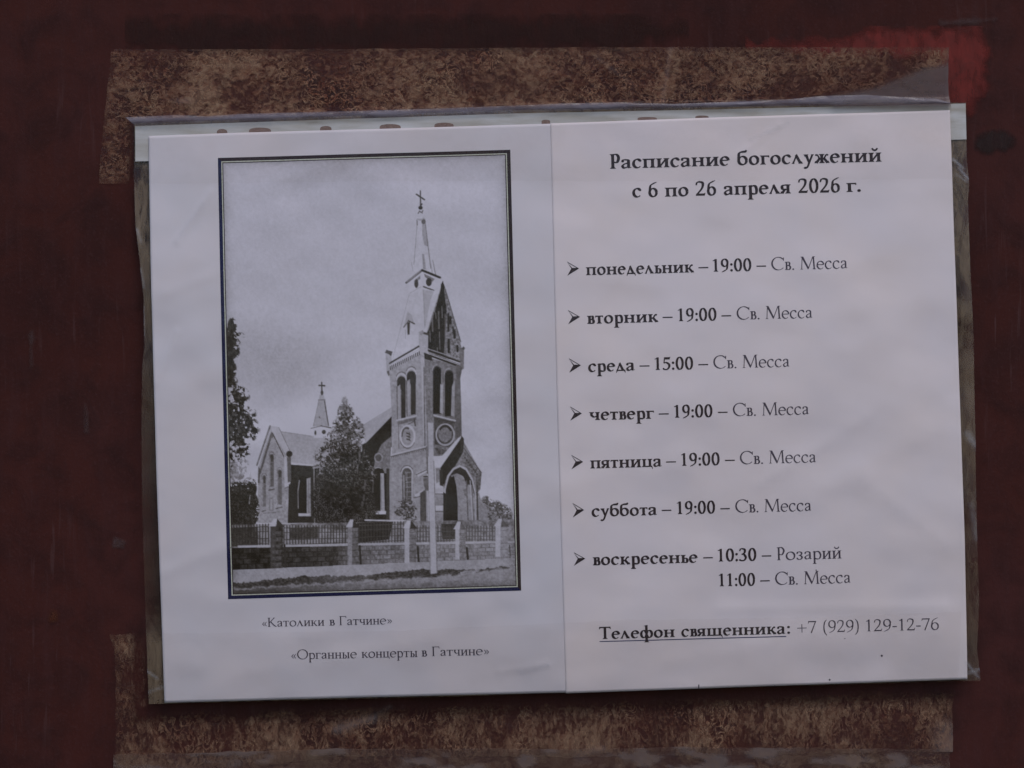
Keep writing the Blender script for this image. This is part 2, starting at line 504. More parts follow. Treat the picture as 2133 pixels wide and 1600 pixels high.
# ------------------------------------------------------------------ text: a small drawn serif alphabet
class Pen:
    def __init__(s, S, T):
        s.S, s.T, s.H, s.sl, s.p = S, T, max(T * 0.8, 24), 34 + S * 0.16, []

    def poly(s, pts):
        s.p.append([tuple(map(float, q)) for q in pts])

    def rect(s, x0, y0, x1, y1):
        s.poly([(x0, y0), (x1, y0), (x1, y1), (x0, y1)])

    def line(s, a, b, w0, w1=None):
        w1 = w0 if w1 is None else w1
        a, b = np.array(a, float), np.array(b, float)
        d = (b - a) / np.hypot(*(b - a))
        n = np.array([-d[1], d[0]])
        s.poly([a + n * w0 / 2, a - n * w0 / 2, b - n * w1 / 2, b + n * w1 / 2])

    def dot(s, cx, cy, rx, ry=None):
        ry = ry or rx
        s.poly([(cx + rx * math.cos(t), cy + ry * math.sin(t)) for t in np.linspace(0, 2 * math.pi, 17)[:-1]])

    def ribbon(s, P, w):
        P = np.asarray(P, float)
        d = np.gradient(P, axis=0)
        d /= np.maximum(np.hypot(d[:, 0], d[:, 1]), 1e-9)[:, None]
        n = np.stack([-d[:, 1], d[:, 0]], -1)
        A, B_ = P + n * w[:, None] / 2, P - n * w[:, None] / 2
        for i in range(len(P) - 1):
            s.poly([A[i], B_[i], B_[i + 1], A[i + 1]])

    def pen(s, pts, phi=14, S=None, T=None, taper=(1, 1), n=8):
        """smooth stroke through pts, thick where it runs across the nib and thin along it"""
        S, T = S or s.S, T or s.T
        pts = np.asarray(pts, float)
        q = np.vstack([2 * pts[0] - pts[1], pts, 2 * pts[-1] - pts[-2]])
        out = []
        for i in range(1, len(q) - 2):
            p0, p1, p2, p3 = q[i - 1:i + 3]
            for t in np.linspace(0, 1, n, endpoint=False):
                out.append(0.5 * (2 * p1 + (p2 - p0) * t + (2 * p0 - 5 * p1 + 4 * p2 - p3) * t * t + (3 * p1 - p0 - 3 * p2 + p3) * t ** 3))
        out.append(pts[-1])
        P = np.array(out)
        d = np.gradient(P, axis=0)
        th = np.arctan2(d[:, 1], d[:, 0]) - math.radians(phi)
        w = T + (S - T) * np.abs(np.sin(th)) ** 1.25
        u = np.linspace(0, 1, len(P))
        w = w * (taper[0] + (1 - taper[0]) * np.clip(u * 4, 0, 1)) * (taper[1] + (1 - taper[1]) * np.clip((1 - u) * 4, 0, 1))
        s.ribbon(P, w)

    def arc(s, cx, cy, rx, ry, a0, a1, **kw):
        k_ = max(5, int(abs(a1 - a0) / 24) + 1)
        s.pen([(cx + rx * math.cos(math.radians(t)), cy + ry * math.sin(math.radians(t))) for t in np.linspace(a0, a1, k_)], n=5, **kw)

    def foot(s, xl, xr, y, up=1, sides='lr', sl=None):
        sl, H = sl or s.sl, s.H
        L = xl - sl if 'l' in sides else xl
        R = xr + sl if 'r' in sides else xr
        k_ = up
        s.poly([(L, y), (L + 3, y + k_ * H * .62), (xl - (xl - L) * .30, y + k_ * H * 1.0), (xl, y + k_ * H * 2.3),
                (xr, y + k_ * H * 2.3), (xr + (R - xr) * .30, y + k_ * H * 1.0), (R - 3, y + k_ * H * .62), (R, y)])

    def stem(s, x, y0, y1, bot='lr', top='lr', S=None):
        S = S or s.S
        s.rect(x, y0, x + S, y1)
        if bot:
            s.foot(x, x + S, y0, 1, bot)
        if top:
            s.foot(x, x + S, y1, -1, top)


XH, CAP, DIG, DES = 405, 650, 640, -235


def glyph(ch, S, T):
    g = Pen(S, T)
    sl, H = g.sl, g.H
    X = XH
    L = 12 + sl                         # left edge of a first stem
    ov = 10
    hT = T / 2

    def bowl_o(cx, rx, y0, y1, phi=20):
        g.arc(cx, (y0 + y1) / 2, rx - S / 2, (y1 - y0) / 2 - hT * 1.1, 0, 360, phi=phi)

    if ch == 'о':
        bowl_o(215, 203, -ov, X + ov); adv = 430
    elif ch == 'с':
        g.arc(212, X / 2, 200 - S / 2, X / 2 + ov - hT, 48, 318, phi=22, taper=(1.15, .55))
        g.dot(318, X - 82, S * .46, S * .42); adv = 385
    elif ch == 'е':
        g.arc(208, X / 2, 196 - S / 2, X / 2 + ov - hT, 8, 318, phi=22, taper=(.95, .5))
        g.rect(60, X * .52, 208 + 196 - S * .55, X * .52 + T); adv = 405
    elif ch == 'а':
        x = 232
        g.pen([(62, X - 92), (100, X - 35), (165, X - hT + 4), (x + S / 2 - 18, X - 45), (x + S / 2, X - 120), (x + S / 2, 90), (x + S / 2 + 22, 34), (x + S + 42, 40)],
              phi=10, taper=(1, .5))
        g.dot(74, X - 92, S * .45, S * .42)
        g.pen([(x + S / 2, X * .60), (160, X * .50), (84, X * .36), (66, 92), (110, 26), (175, 32), (x + S * .4, 84)], phi=25, S=S * .93)
        adv = x + S + 58
    elif ch in 'ин' or ch == 'й':
        x2 = L + S + 150 + 0.1 * S
        g.stem(L, 0, X); g.stem(x2, 0, X)
        if ch == 'н':
            g.rect(L, X * .47, x2 + S, X * .47 + T * 1.05)
        else:
            g.line((L + S * .8, 55), (x2 + S * .2, X - 55), T * 1.3)
        if ch == 'й':
            m = (L + x2 + S) / 2
            g.pen([(m - 88, 590), (m - 60, 535), (m, 512), (m + 60, 535), (m + 88, 590)], phi=90, S=T * 1.5, T=T * 1.0)
            g.dot(m - 84, 578, S * .33); g.dot(m + 84, 578, S * .33)
        adv = x2 + S + L
    elif ch == 'п':
        x2 = L + S + 142 + 0.1 * S
        g.stem(L, 0, X, top='l'); g.stem(x2, 0, X, top='r')
        g.rect(L, X - T * 1.15, x2 + S, X); adv = x2 + S + L
    elif ch == 'г':
        g.stem(L, 0, X, top='l')
        xe = L + S + 175
        g.rect(L, X - T * 1.15, xe, X)
        g.poly([(xe - 66, X - T), (xe + 4, X), (xe + 10, X - 100), (xe - 8, X - 100), (xe - 22, X - T * 1.6)]); adv = xe + 22
    elif ch == 'т':
        x = 175 - S / 2 + 12
        g.stem(x, 0, X, top='')
        a_, b_ = 20, 354
        g.rect(a_, X - T * 1.15, b_, X)
        g.poly([(b_ - 60, X - T), (b_ - 2, X), (b_ + 8, X - 102), (b_ - 10, X - 102), (b_ - 24, X - T * 1.6)])
        g.poly([(a_ + 60, X - T), (a_ + 2, X), (a_ - 8, X - 102), (a_ + 10, X - 102), (a_ + 24, X - T * 1.6)]); adv = 374
    elif ch == 'р':
        g.stem(L, DES, X + 6, top='')
        g.poly([(L - sl, X - 34), (L + S, X + 22), (L + S, X - 60), (L, X - 60), (L - 8, X - 42)])
        cx = L + S * .5 + 118
        g.pen([(L + S * .6, X - 75), (cx - 20, X - hT + 4), (cx + 75, X - 48), (cx + 172 - S / 2, X / 2 + 6), (cx + 95, 42), (cx + 10, hT - 8), (L + S * .6, 40)], phi=22)
        adv = cx + 184
    elif ch in 'лд':
        a_ = 198 if ch == 'л' else 205
        y0 = 0
        xr = a_ + 132
        g.line((52 if ch == 'л' else 62, y0), (a_ - 4, X - 8), T * 1.15)
        g.poly([(a_ - S * .62, X - 45), (a_ - 6, X + 26), (a_ + 12, X + 26), (xr + S * .58, y0), (xr - S * .48, y0)])
        if ch == 'л':
            g.foot(42, 66, 0, 1, 'lr', 40); g.foot(xr - S * .4, xr + S * .5, 0, 1, 'lr', 36); adv = xr + S * .5 + 48
        else:
            g.rect(38, 0, xr + S * .6 + 14, T * 1.25)
            g.poly([(38, T), (20, -96), (36, -96), (84, 0), (70, T)])
            xe = xr + S * .6 + 14
            g.poly([(xe, T), (xe + 18, -96), (xe + 2, -96), (xe - 50, 0), (xe - 36, T)]); adv = xe + 26
    elif ch == 'у':
        g.poly([(52, X), (52 + S * 1.02, X), (215 + S * .30, 60), (205, -4), (190, -10)])
        g.pen([(352, X - 8), (222, 40), (172, -110), (120, -190), (62, -205)], phi=-10, S=T * 1.5, T=T * 1.15)
        g.dot(68, -192, S * .5, S * .42)
        g.foot(52, 52 + S, X, -1, 'lr', 34); g.foot(340, 360, X, -1, 'lr', 44); adv = 412
    elif ch == 'ж':
        x = 285 - S / 2
        g.stem(x, 0, X)
        for k_ in (-1, 1):
            m = 285
            g.pen([(m + k_ * S * .4, X * .50), (m + k_ * 95, X * .56), (m + k_ * 150, X - 60), (m + k_ * 205, X - 22)], phi=90 if k_ > 0 else 90, S=T * 1.25, T=T * 1.2)
            g.dot(m + k_ * 205, X - 42, S * .42, S * .36)
            g.line((m + k_ * 70, X * .56), (m + k_ * 212, 12), S * .86, S * .95)
            g.foot(m + k_ * 212 - S * .4, m + k_ * 212 + S * .4, 0, 1, 'lr', 26)
        adv = 570
    elif ch == 'б':
        bowl_o(215, 203, -ov, X + 4, phi=20)
        g.pen([(12 + S * .5, 190), (30 + S * .4, 400), (95, 525), (190, 585), (300, 600), (372, 648)], phi=28, S=S * .95, T=T * 1.3)
        g.pen([(150, 560), (250, 590), (330, 596), (385, 655)], phi=80, S=S * .8, T=S * .62, taper=(.4, .3)); adv = 430
    elif ch == 'я':
        x = 232
        g.stem(x, 0, X, top='r')
        g.pen([(x + S * .5, X - hT), (165, X - hT), (80, X - 60), (66, X * .66), (110, X * .48), (x + S * .5, X * .45)], phi=10)
        g.line((175, X * .47), (62, 14), S * .82, S * .9); g.foot(62 - S * .4, 62 + S * .35, 0, 1, 'lr', 26); adv = x + S + L
    elif ch == 'в':
        g.stem(L, 0, X, bot='l', top='l')
        g.pen([(L + S * .3, X - hT), (L + S + 60, X - hT), (L + S + 118 - S * .3, X * .77), (L + S + 60, X * .54), (L + S * .3, X * .53)], phi=0, S=S * .95)
        g.pen([(L + S * .3, X * .53), (L + S + 75, X * .53), (L + S + 148 - S * .3, X * .28), (L + S + 72, hT), (L + S * .3, hT)], phi=0)
        adv = L + S + 170
    elif ch in 'ьы':
        g.stem(L, 0, X, bot='l', top='lr')
        g.pen([(L + S * .3, X * .56), (L + S + 70, X * .55), (L + S + 148 - S * .3, X * .29), (L + S + 70, hT), (L + S * .3, hT)], phi=0)
        adv = L + S + 165
        if ch == 'ы':
            g.stem(adv + 42, 0, X); adv = adv + 42 + S + L
    elif ch == 'к':
        g.stem(L, 0, X)
        x = L + S
        g.pen([(x - 5, X * .49), (x + 70, X * .56), (x + 130, X - 70), (x + 185, X - 22)], phi=90, S=T * 1.3, T=T * 1.25)
        g.dot(x + 185, X - 38, S * .42, S * .38)
        g.line((x + 48, X * .56), (x + 205, 12), S * .88, S * .98); g.foot(x + 205 - S * .4, x + 205 + S * .4, 0, 1, 'lr', 28); adv = x + 205 + S * .4 + 34
    elif ch == 'ч':
        x2 = L + S + 140
        g.stem(x2, 0, X)
        g.pen([(L + S / 2, X - 10), (L + S / 2, X * .62), (L + S + 40, X * .40), (x2 + 10, X * .47)], phi=10)
        g.foot(L, L + S, X, -1, 'lr'); adv = x2 + S + L
    elif ch in 'цщ':
        xs = [L, L + S + 145] if ch == 'ц' else [L, L + S + 128, L + 2 * S + 256]
        for x in xs:
            g.stem(x, 0, X, bot='l' if x == L else '')
        e_ = xs[-1] + S
        g.rect(L, 0, e_ + 30, T * 1.15)
        g.poly([(e_ - 10, T), (e_ + 44, T), (e_ + 52, 0), (e_ + 70, -105), (e_ + 54, -108), (e_ + 10, -20)]); adv = e_ + 74
    elif ch == 'ф':
        m = 300
        g.stem(m - S / 2, DES, 672, top='')
        g.poly([(m - S / 2 - sl, 640), (m + S / 2, 690), (m + S / 2, 610), (m - S / 2, 610)])
        g.arc(m - 118, X / 2, 170 - S / 2, X / 2 + ov - hT, 20, 340, phi=15)
        g.arc(m + 118, X / 2, 170 - S / 2, X / 2 + ov - hT, -160, 160, phi=15); adv = 600
    elif ch == 'з':
        g.pen([(52, X - 90), (90, X - 26), (160, X - hT + 4), (235, X - 50), (240, X * .66), (165, X * .53), (125, X * .52)], phi=10, S=S * .9)
        g.pen([(125, X * .52), (195, X * .51), (262, X * .27), (200, 18), (120, hT - 8), (48, 62)], phi=10, taper=(1, .8))
        g.dot(62, X - 88, S * .4); g.dot(58, 76, S * .4); adv = 320
    # capitals
    elif ch == 'Р':
        g.stem(L, 0, CAP, top='l')
        x = L + S
        g.pen([(L + S * .3, CAP - hT), (x + 90, CAP - hT), (x + 205 - S * .4, CAP - 170), (x + 100, CAP * .43), (L + S * .7, CAP * .45)], phi=4)
        adv = x + 235
    elif ch == 'Т':
        x = 275 - S / 2
        g.stem(x, 0, CAP, top='')
        g.rect(30, CAP - T * 1.2, 520, CAP)
        g.poly([(430, CAP - T), (518, CAP + 14), (535, CAP - 130), (512, CAP - 130), (490, CAP - T * 1.7)])
        g.poly([(120, CAP - T), (32, CAP + 14), (15, CAP - 130), (38, CAP - 130), (60, CAP - T * 1.7)]); adv = 540
    elif ch == 'Г':
        g.stem(L, 0, CAP, top='l')
        g.rect(L, CAP - T * 1.2, L + 360, CAP)
        e_ = L + 360
        g.poly([(e_ - 80, CAP - T), (e_, CAP + 8), (e_ + 16, CAP - 135), (e_ - 4, CAP - 135), (e_ - 26, CAP - T * 1.7)]); adv = e_ + 30
    elif ch == 'С':
        g.arc(330, CAP / 2, 312 - S / 2, CAP / 2 + 12 - hT, 42, 318, phi=16, taper=(.8, .6))
        g.poly([(548, CAP - 20), (572, CAP - 20), (566, CAP - 190), (548, CAP - 190), (520, CAP - 110)]); adv = 585
    elif ch == 'О':
        bowl_o(330, 315, -12, CAP + 12, phi=16); adv = 660
    elif ch == 'М':
        g.line((82, 20), (118, CAP - 20), T * 1.2)
        g.foot(70, 94, 0, 1, 'lr', 56)
        g.poly([(92, CAP), (92 + S * 1.15, CAP), (425, 105), (402, -8), (388, -8), (108, CAP - 90)])
        g.foot(92, 130, CAP, -1, 'l', 56)
        g.line((402, 20), (640, CAP - 20), T * 1.2)
        g.poly([(632, CAP), (632 + S, CAP), (664 + S, 0), (664, 0)])
        g.foot(632, 632 + S, CAP, -1, 'r', 50); g.foot(664, 664 + S, 0, 1, 'lr', 50); adv = 664 + S + 66
    elif ch == 'К':
        g.stem(L, 0, CAP)
        x = L + S
        g.line((x - 5, CAP * .46), (x + 260, CAP - 20), T * 1.3); g.foot(x + 245, x + 270, CAP, -1, 'lr', 46)
        g.pen([(x + 60, CAP * .55), (x + 190, CAP * .28), (x + 300, 60), (x + 400, 12)], phi=30, S=S * .95, T=T * 1.4, taper=(1, .6)); adv = x + 410
    # figures
    elif ch == '0':
        g.arc(228, DIG / 2, 203 - S / 2, DIG / 2 + 10 - hT, 0, 360, phi=8); adv = 456
    elif ch == '1':
        x = 215 - S / 2
        g.stem(x, 0, DIG, top='')
        g.poly([(x + S, DIG + 12), (x - 92, DIG - 78), (x - 92, DIG - 104), (x, DIG - 92), (x + 10, DIG - 120)]); adv = 430
    elif ch == '2':
        g.pen([(52, DIG - 165), (95, DIG - 45), (200, DIG + 10 - hT), (318, DIG - 60), (330, DIG - 190), (265, 290), (60, 40)], phi=24, taper=(.6, .9))
        g.poly([(30, 0), (400, 0), (432, 130), (410, 130), (376, T * 1.9), (60, T * 1.9), (30, 26)]); adv = 456
    elif ch == '3':
        g.pen([(58, DIG - 130), (110, DIG - 30), (200, DIG + 8 - hT), (305, DIG - 70), (300, DIG - 205), (200, DIG * .54), (150, DIG * .53)], phi=16, taper=(.6, 1))
        g.pen([(150, DIG * .54), (260, DIG * .53), (352, DIG * .28), (275, 40), (170, hT - 8), (50, 40)], phi=16, taper=(1, .8))
        g.dot(66, 56, S * .42); adv = 440
    elif ch == '5':
        g.poly([(118, DIG), (380, DIG), (398, DIG + 26), (412, DIG + 22), (370, DIG - S * 1.0), (116, DIG - S * 1.0)])
        g.line((126, DIG - 10), (92, DIG * .52), T * 1.1)
        g.pen([(88, DIG * .53), (190, DIG * .58), (330, DIG * .44), (340, DIG * .24), (250, 30), (150, hT - 8), (50, 40)], phi=14, taper=(.8, .8))
        g.dot(66, 54, S * .42); adv = 440
    elif ch in '69':
        P = Pen(S, T)
        P.arc(232, 198, 196 - S / 2, 208 - hT, 0, 360, phi=15)
        P.pen([(36 + S / 2, 200), (50 + S * .5, 360), (140, 520), (262, 610), (385, 668)], phi=35, taper=(1, .45))
        for q in P.p:
            g.poly(q if ch == '6' else [(456 - x_, DIG - y_) for x_, y_ in q])
        adv = 456
    elif ch == '7':
        g.poly([(40, DIG), (425, DIG), (425, DIG - 26), (405, DIG - T * 1.9), (66, DIG - T * 1.9), (40, DIG - 135), (20, DIG - 135)])
        g.line((395, DIG - T), (170, -14), T * 1.5, S * .82); adv = 440
    elif ch == '.':
        g.dot(75, S * .52 - 8, S * .56); adv = 175
    elif ch == ':':
        g.dot(95, S * .52 - 8, S * .56); g.dot(95, XH - S * .48, S * .56); adv = 190
    elif ch == '–':
        g.rect(0, 190, 500, 190 + max(T, 34) * 1.15); adv = 500
    elif ch == '-':
        g.rect(30, 200, 250, 200 + T * 1.7); adv = 280
    elif ch == '+':
        g.rect(30, 250, 490, 250 + T * 1.2); g.rect(260 - T * .6, 20, 260 + T * .6, 480); adv = 540
    elif ch in '()':
        pts = [(215, 690), (110, 540), (70, 270), (110, 0), (215, -170)]
        if ch == ')':
            pts = [(265 - x_, y_) for x_, y_ in pts]
        g.pen(pts, phi=0, taper=(.5, .5), S=S * .85); adv = 265
    elif ch in '«»':
        for o_ in (0, 125):
            pts = [(150 + o_, 350), (40 + o_, 205), (150 + o_, 60)]
            if ch == '»':
                pts = [(345 - x_, y_) for x_, y_ in pts]
            g.line(pts[0], pts[1], T * 1.0, T * 1.5); g.line(pts[1], pts[2], T * 1.5, T * 1.0)
        adv = 335
    else:
        raise ValueError(ch)
    return g.p, adv


GL = {}


def get(ch, bold):
    if (ch, bold) not in GL:
        GL[(ch, bold)] = glyph(ch, 114, 52) if bold else glyph(ch, 72, 32)
    return GL[(ch, bold)]


def words_mesh(name, words, mat, parent, lift=0.05):
    """words: (text, bold, x0, x1, baseline0, baseline1, cap height) laid on the paper; one mesh"""
    V, FC = [], []
    for txt, bold, x0, x1, b0, b1, cap in words:
        sc = cap / CAP
        pol, pen = [], 0
        xmin, xmax = 1e9, -1e9
        for ch in txt:
            ps, adv = get(ch, bold)
            for q in ps:
                q2 = [(x + pen, y) for x, y in q]
                pol.append(q2)
                xmin = min(xmin, min(p[0] for p in q2))
                xmax = max(xmax, max(p[0] for p in q2))
            pen += adv
        kx = (x1 - x0) / (xmax - xmin)
        for j, q in enumerate(pol):
            i0 = len(V)
            ll = lift + 0.0015 * (j % 23)
            for (x, y) in q:
                fx = (x - xmin) * kx
                yb = b0 + (b1 - b0) * fx / (x1 - x0)
                px = x0 + fx - y * sc * 0.027
                py = yb - y * sc
                V.append((px, py, ll))
            FC.append(list(range(i0, i0 + len(q))))
    V = np.array(V)
    verts = W(V[:, 0], V[:, 1], F(V[:, 0], V[:, 1]) + V[:, 2] + parent.get('lift', 0.0))
    ob = link_mesh(name, verts, FC, mat, parent, smooth=False)
    return ob


def flat_polys(name, polys, mat, parent, lift=0.05):
    V, FC = [], []
    for q in polys:
        i0 = len(V)
        V += [tuple(p) for p in q]
        FC.append(list(range(i0, i0 + len(q))))
    V = np.array(V, float)
    return link_mesh(name, W(V[:, 0], V[:, 1], F(V[:, 0], V[:, 1]) + lift + parent.get('lift', 0.0)), FC, mat, parent, smooth=False)


# tops of older letters on the paper strip
old['lift'] = -0.45
marks = []
for cx, w_, base, h_ in [(463, 11, 276, 7), (542, 23, 273, 7), (679, 12, 269, 6), (813, 22, 265, 6), (925, 20, 262, 6), (1137, 9, 254, 4), (1348, 20, 247, 3), (1462, 14, 244, 3)]:
    arc_ = [(cx + w_ * math.cos(t), base - h_ * math.sin(t) ** 0.8) for t in np.linspace(0.02, math.pi - 0.02, 11)]
    marks.append([(cx + w_, base + 22)] + arc_ + [(cx - w_, base + 22)])
for mk in marks:
    flat_polys('letter_top', [mk], M_OLDMARK, old, 0.06)

# ------------------------------------------------------------------ sheet with the printed church picture
notice = empty('notice_sheet')
tag(notice, 'white printed paper with a bordered black and white church picture above two captions', 'paper notice')
N_TOP = [(310, 284), (500, 277), (800, 269), (1160, 258)]
N_BOT = [(345, 1462), (700, 1452), (1190, 1440)]
N_LEFT = [(310, 284), (318, 600), (330, 1000), (340, 1300), (345, 1462)]
N_RIGHT = [(1160, 258), (1190, 1440)]
PX, PY = coons(N_TOP, N_BOT, N_LEFT, N_RIGHT, 180, 200)
pap = sheet('paper', PX, PY, F(PX, PY), M_PAPER, notice)
so = pap.modifiers.new('thickness', 'SOLIDIFY')
so.thickness = 0.00006
so.offset = -1

# --- the printed picture: painted as printed tones on a fine grid
Q = np.array([(455, 330), (1063, 313), (1085.5, 1228), (478, 1246)], float)   # outer corners of its border
NU, NV = 430, 640
uu, vv = np.meshgrid(np.linspace(0, 1, NU), np.linspace(0, 1, NV))
ins = 6.0
iu, iv = ins / 608, ins / 916
uu = iu + uu * (1 - 2 * iu)
vv = iv + vv * (1 - 2 * iv)
GX = (1 - uu) * (1 - vv) * Q[0, 0] + uu * (1 - vv) * Q[1, 0] + uu * vv * Q[2, 0] + (1 - uu) * vv * Q[3, 0]
GY = (1 - uu) * (1 - vv) * Q[0, 1] + uu * (1 - vv) * Q[1, 1] + uu * vv * Q[2, 1] + (1 - uu) * vv * Q[3, 1]
IMG = np.zeros_like(GX)


def region(x0, y0, x1, y1):
    m = (GX >= x0) & (GX <= x1) & (GY >= y0) & (GY <= y1)
    r, c = np.where(m)
    if not len(r):
        return None
    return slice(r.min(), r.max() + 1), slice(c.min(), c.max() + 1)


def comp(sl_, cov, t):
    IMG[sl_] = IMG[sl_] * (1 - cov) + cov * t


def fill(pts, t, soft=1.6, rough=0.0, fs=3.0, seed=0, al=1.0):
    pts = np.asarray(pts, float)
    x0, y0 = pts.min(0) - 4
    x1, y1 = pts.max(0) + 4
    s_ = region(x0, y0, x1, y1)
    if s_ is None:
        return
    x, y = GX[s_], GY[s_]
    sd = poly_sd(x, y, pts)
    if rough:
        tt = t + rough * (fbm(x / fs, y / fs, 100 + seed, 3) - 0.5) * 2
    else:
        tt = t
    comp(s_, np.clip(0.5 - sd / soft, 0, 1) * al, tt)


def stroke(p, q, w, t, al=1.0, soft=1.4):
    s_ = region(min(p[0], q[0]) - w - 3, min(p[1], q[1]) - w - 3, max(p[0], q[0]) + w + 3, max(p[1], q[1]) + w + 3)
    if s_ is None:
        return
    d = seg_dist(GX[s_], GY[s_], p, q)
    comp(s_, np.clip(0.5 - (d - w / 2) / soft, 0, 1) * al, t)


def ell(cx, cy, rx, ry, t, al=1.0, ring=None, a0=None, a1=None, soft=1.4):
    m_ = 4 + (ring or 0)
    s_ = region(cx - rx - m_, cy - ry - m_, cx + rx + m_, cy + ry + m_)
    if s_ is None:
        return
    dx, dy = (GX[s_] - cx) / rx, (GY[s_] - cy) / ry
    r = np.hypot(dx, dy)
    sd = (r - 1) * min(rx, ry)
    if ring:
        sd = np.abs(sd) - ring / 2
    cov = np.clip(0.5 - sd / soft, 0, 1) * al
    if a0 is not None:
        an = np.degrees(np.arctan2(-dy, dx)) % 360
        cov = cov * (((an - a0) % 360) <= ((a1 - a0) % 360))
    comp(s_, cov, t)


def arch(x0, x1, ytop, ybot, t, skew=0.0, **kw):
    """round-headed opening"""
    r = (x1 - x0) / 2
    cx = (x0 + x1) / 2
    pts = [(x0, ybot - skew), (x0, ytop + r * 1.1)] + [(cx - r * math.cos(a_), ytop + r * 1.1 - r * 1.1 * math.sin(a_)) for a_ in np.linspace(0.15, math.pi - 0.15, 9)] + [(x1, ytop + r * 1.1), (x1, ybot)]
    fill(pts, t, **kw)


def leaves(blobs, dark, light, cover=0.5, fs=5.0, seed=0, al=1.0, edge=9.0):
    """foliage: clumpy leaf-sized flecks inside soft blobs; gaps show what is behind"""
    for b, (cx, cy, rx, ry) in enumerate(blobs):
        s_ = region(cx - rx * 1.5 - 5, cy - ry * 1.5 - 5, cx + rx * 1.5 + 5, cy + ry * 1.5 + 5)
        if s_ is None:
            continue
        x, y = GX[s_], GY[s_]
        r = np.hypot((x - cx) / rx, (y - cy) / ry)
        wob = fbm(x / (fs * 2.6), y / (fs * 2.6), 300 + seed, 3)
        dens = cover + (1 - r) * 0.55 + (wob - 0.5) * 1.3
        fl = fbm(x / fs, y / fs, 400 + seed, 3)
        cov = np.clip((dens * 0.5 + fl - 0.62) * 7, 0, 1) * np.clip((1.35 - r) * 4, 0, 1) * al
        tone = dark + (light - dark) * np.clip((fbm(x / (fs * .8), y / (fs * .8), 500 + seed, 2) - 0.42) * 3.2, 0, 1)
        comp(s_, cov, tone)


# sky
IMG[:] = 0.99 + 0.10 * (fbm(GX / 170 + GY / 300, GY / 95, 41, 4) - 0.5) + 0.03 * (fbm(GX / 9, GY / 9, 42, 2) - 0.5)
IMG -= 0.055 * np.exp(-(((GX - 560) / 120) ** 2 + ((GY - 740) / 90) ** 2)) + 0.05 * np.exp(-(((GX - 600) / 70) ** 2 + ((GY - 790) / 30) ** 2))
IMG += 0.06 * np.exp(-(((GX - 640) / 220) ** 2 + ((GY - 870) / 90) ** 2))
IMG -= 0.05 * sstep(520, 760, GY) * np.exp(-((GY - 700) / 90) ** 2) * sstep(820, 560, GX)
IMG += 0.03 * sstep(900, 1000, GX) * sstep(700, 950, GY)

# far trees at the left and right edges
leaves([(492, 985, 26, 38), (505, 1010, 22, 20)], 0.55, 0.8, cover=0.25, fs=5, seed=3, al=.8)
leaves([(486, 684, 8, 18), (480, 700, 12, 14), (493, 700, 16, 7), (486, 712, 14, 12), (484, 732, 15, 14), (476, 748, 10, 8), (482, 770, 11, 18), (482, 795, 13, 10)],
       0.06, 0.2, cover=0.62, fs=6, seed=5)
leaves([(488, 818, 20, 14), (498, 825, 20, 17), (488, 848, 24, 20), (505, 866, 26, 20), (498, 893, 36, 26), (512, 898, 22, 22), (490, 925, 26, 28), (500, 940, 20, 18), (480, 880, 16, 90)],
       0.05, 0.28, cover=0.42, fs=5, seed=7)

# tower spire
fill([(870, 462), (886, 463), (892, 505), (898, 566), (860, 569), (865, 520)], 0.985, rough=0.05, fs=6, seed=61)
fill([(880, 466), (886.5, 466), (893, 515), (885, 512), (880, 490)], 0.76)
fill([(880, 530), (884, 530), (888, 562), (882, 562)], 0.72)
stroke((870, 462), (863, 552), 1.2, 0.70)
stroke((886.5, 466), (898, 560), 1.6, 0.55)
stroke((858, 548), (861, 566), 1.4, 0.8)
stroke((902, 543), (908, 573), 1.5, 0.62)
stroke((898, 550), (901, 570), 1.2, 0.7)
stroke((869, 460), (870, 470), 2.0, 0.55)
ell(878, 458, 8.5, 3.2, 0.75)
ell(883, 463, 4.5, 5, 0.35)
fill([(872, 443), (881, 443), (881, 457), (872, 457)], 1.0)
stroke((871.5, 446), (874.5, 441), 2, 0.4)
stroke((874.5, 441), (878, 444), 2, 0.45)
stroke((878, 444), (881.5, 440), 2, 0.4)
stroke((881, 440), (880.5, 446), 1.5, 0.5)
ell(876.5, 434, 4.3, 4.0, 0.13)
stroke((876.5, 430), (876, 399), 2.4, 0.22)
stroke((868, 406), (884.5, 417), 3.2, 0.27)
stroke((879, 426), (877, 430), 3, 0.2)
# lantern under the spire
fill([(852, 588), (880, 566), (908, 584), (905, 612), (884, 604), (853, 616)], 1.0)
stroke((847, 590), (880, 564), 4.2, 0.30)
stroke((849, 588), (879, 564), 1.5, 0.75)
stroke((880, 564), (917, 579), 4.6, 0.12)
fill([(863, 586), (876, 575), (876, 582), (866, 590)], 0.55)
fill([(884, 571), (906, 582), (901, 588), (886, 578)], 0.5)
ell(868, 591.5, 4.2, 9, 0.22)
ell(894, 588.5, 6, 8.5, 0.16)
stroke((883, 598), (904, 606), 3.0, 0.33)
stroke((854, 612), (878, 598), 1.0, 0.8)
# big pyramid roof
fill([(853, 614), (884, 602), (908, 607), (923, 590), (890, 700), (884, 728), (873, 722), (819, 748), (831, 712), (842, 672), (848, 648)], 0.985, rough=0.05, fs=7, seed=60)
fill([(881, 604), (904, 608), (897, 628), (889, 668), (885, 684)], 0.86)
stroke((883, 605), (886, 680), 1.5, 0.72, al=.7)
stroke((853, 615), (820, 745), 1.0, 0.82)
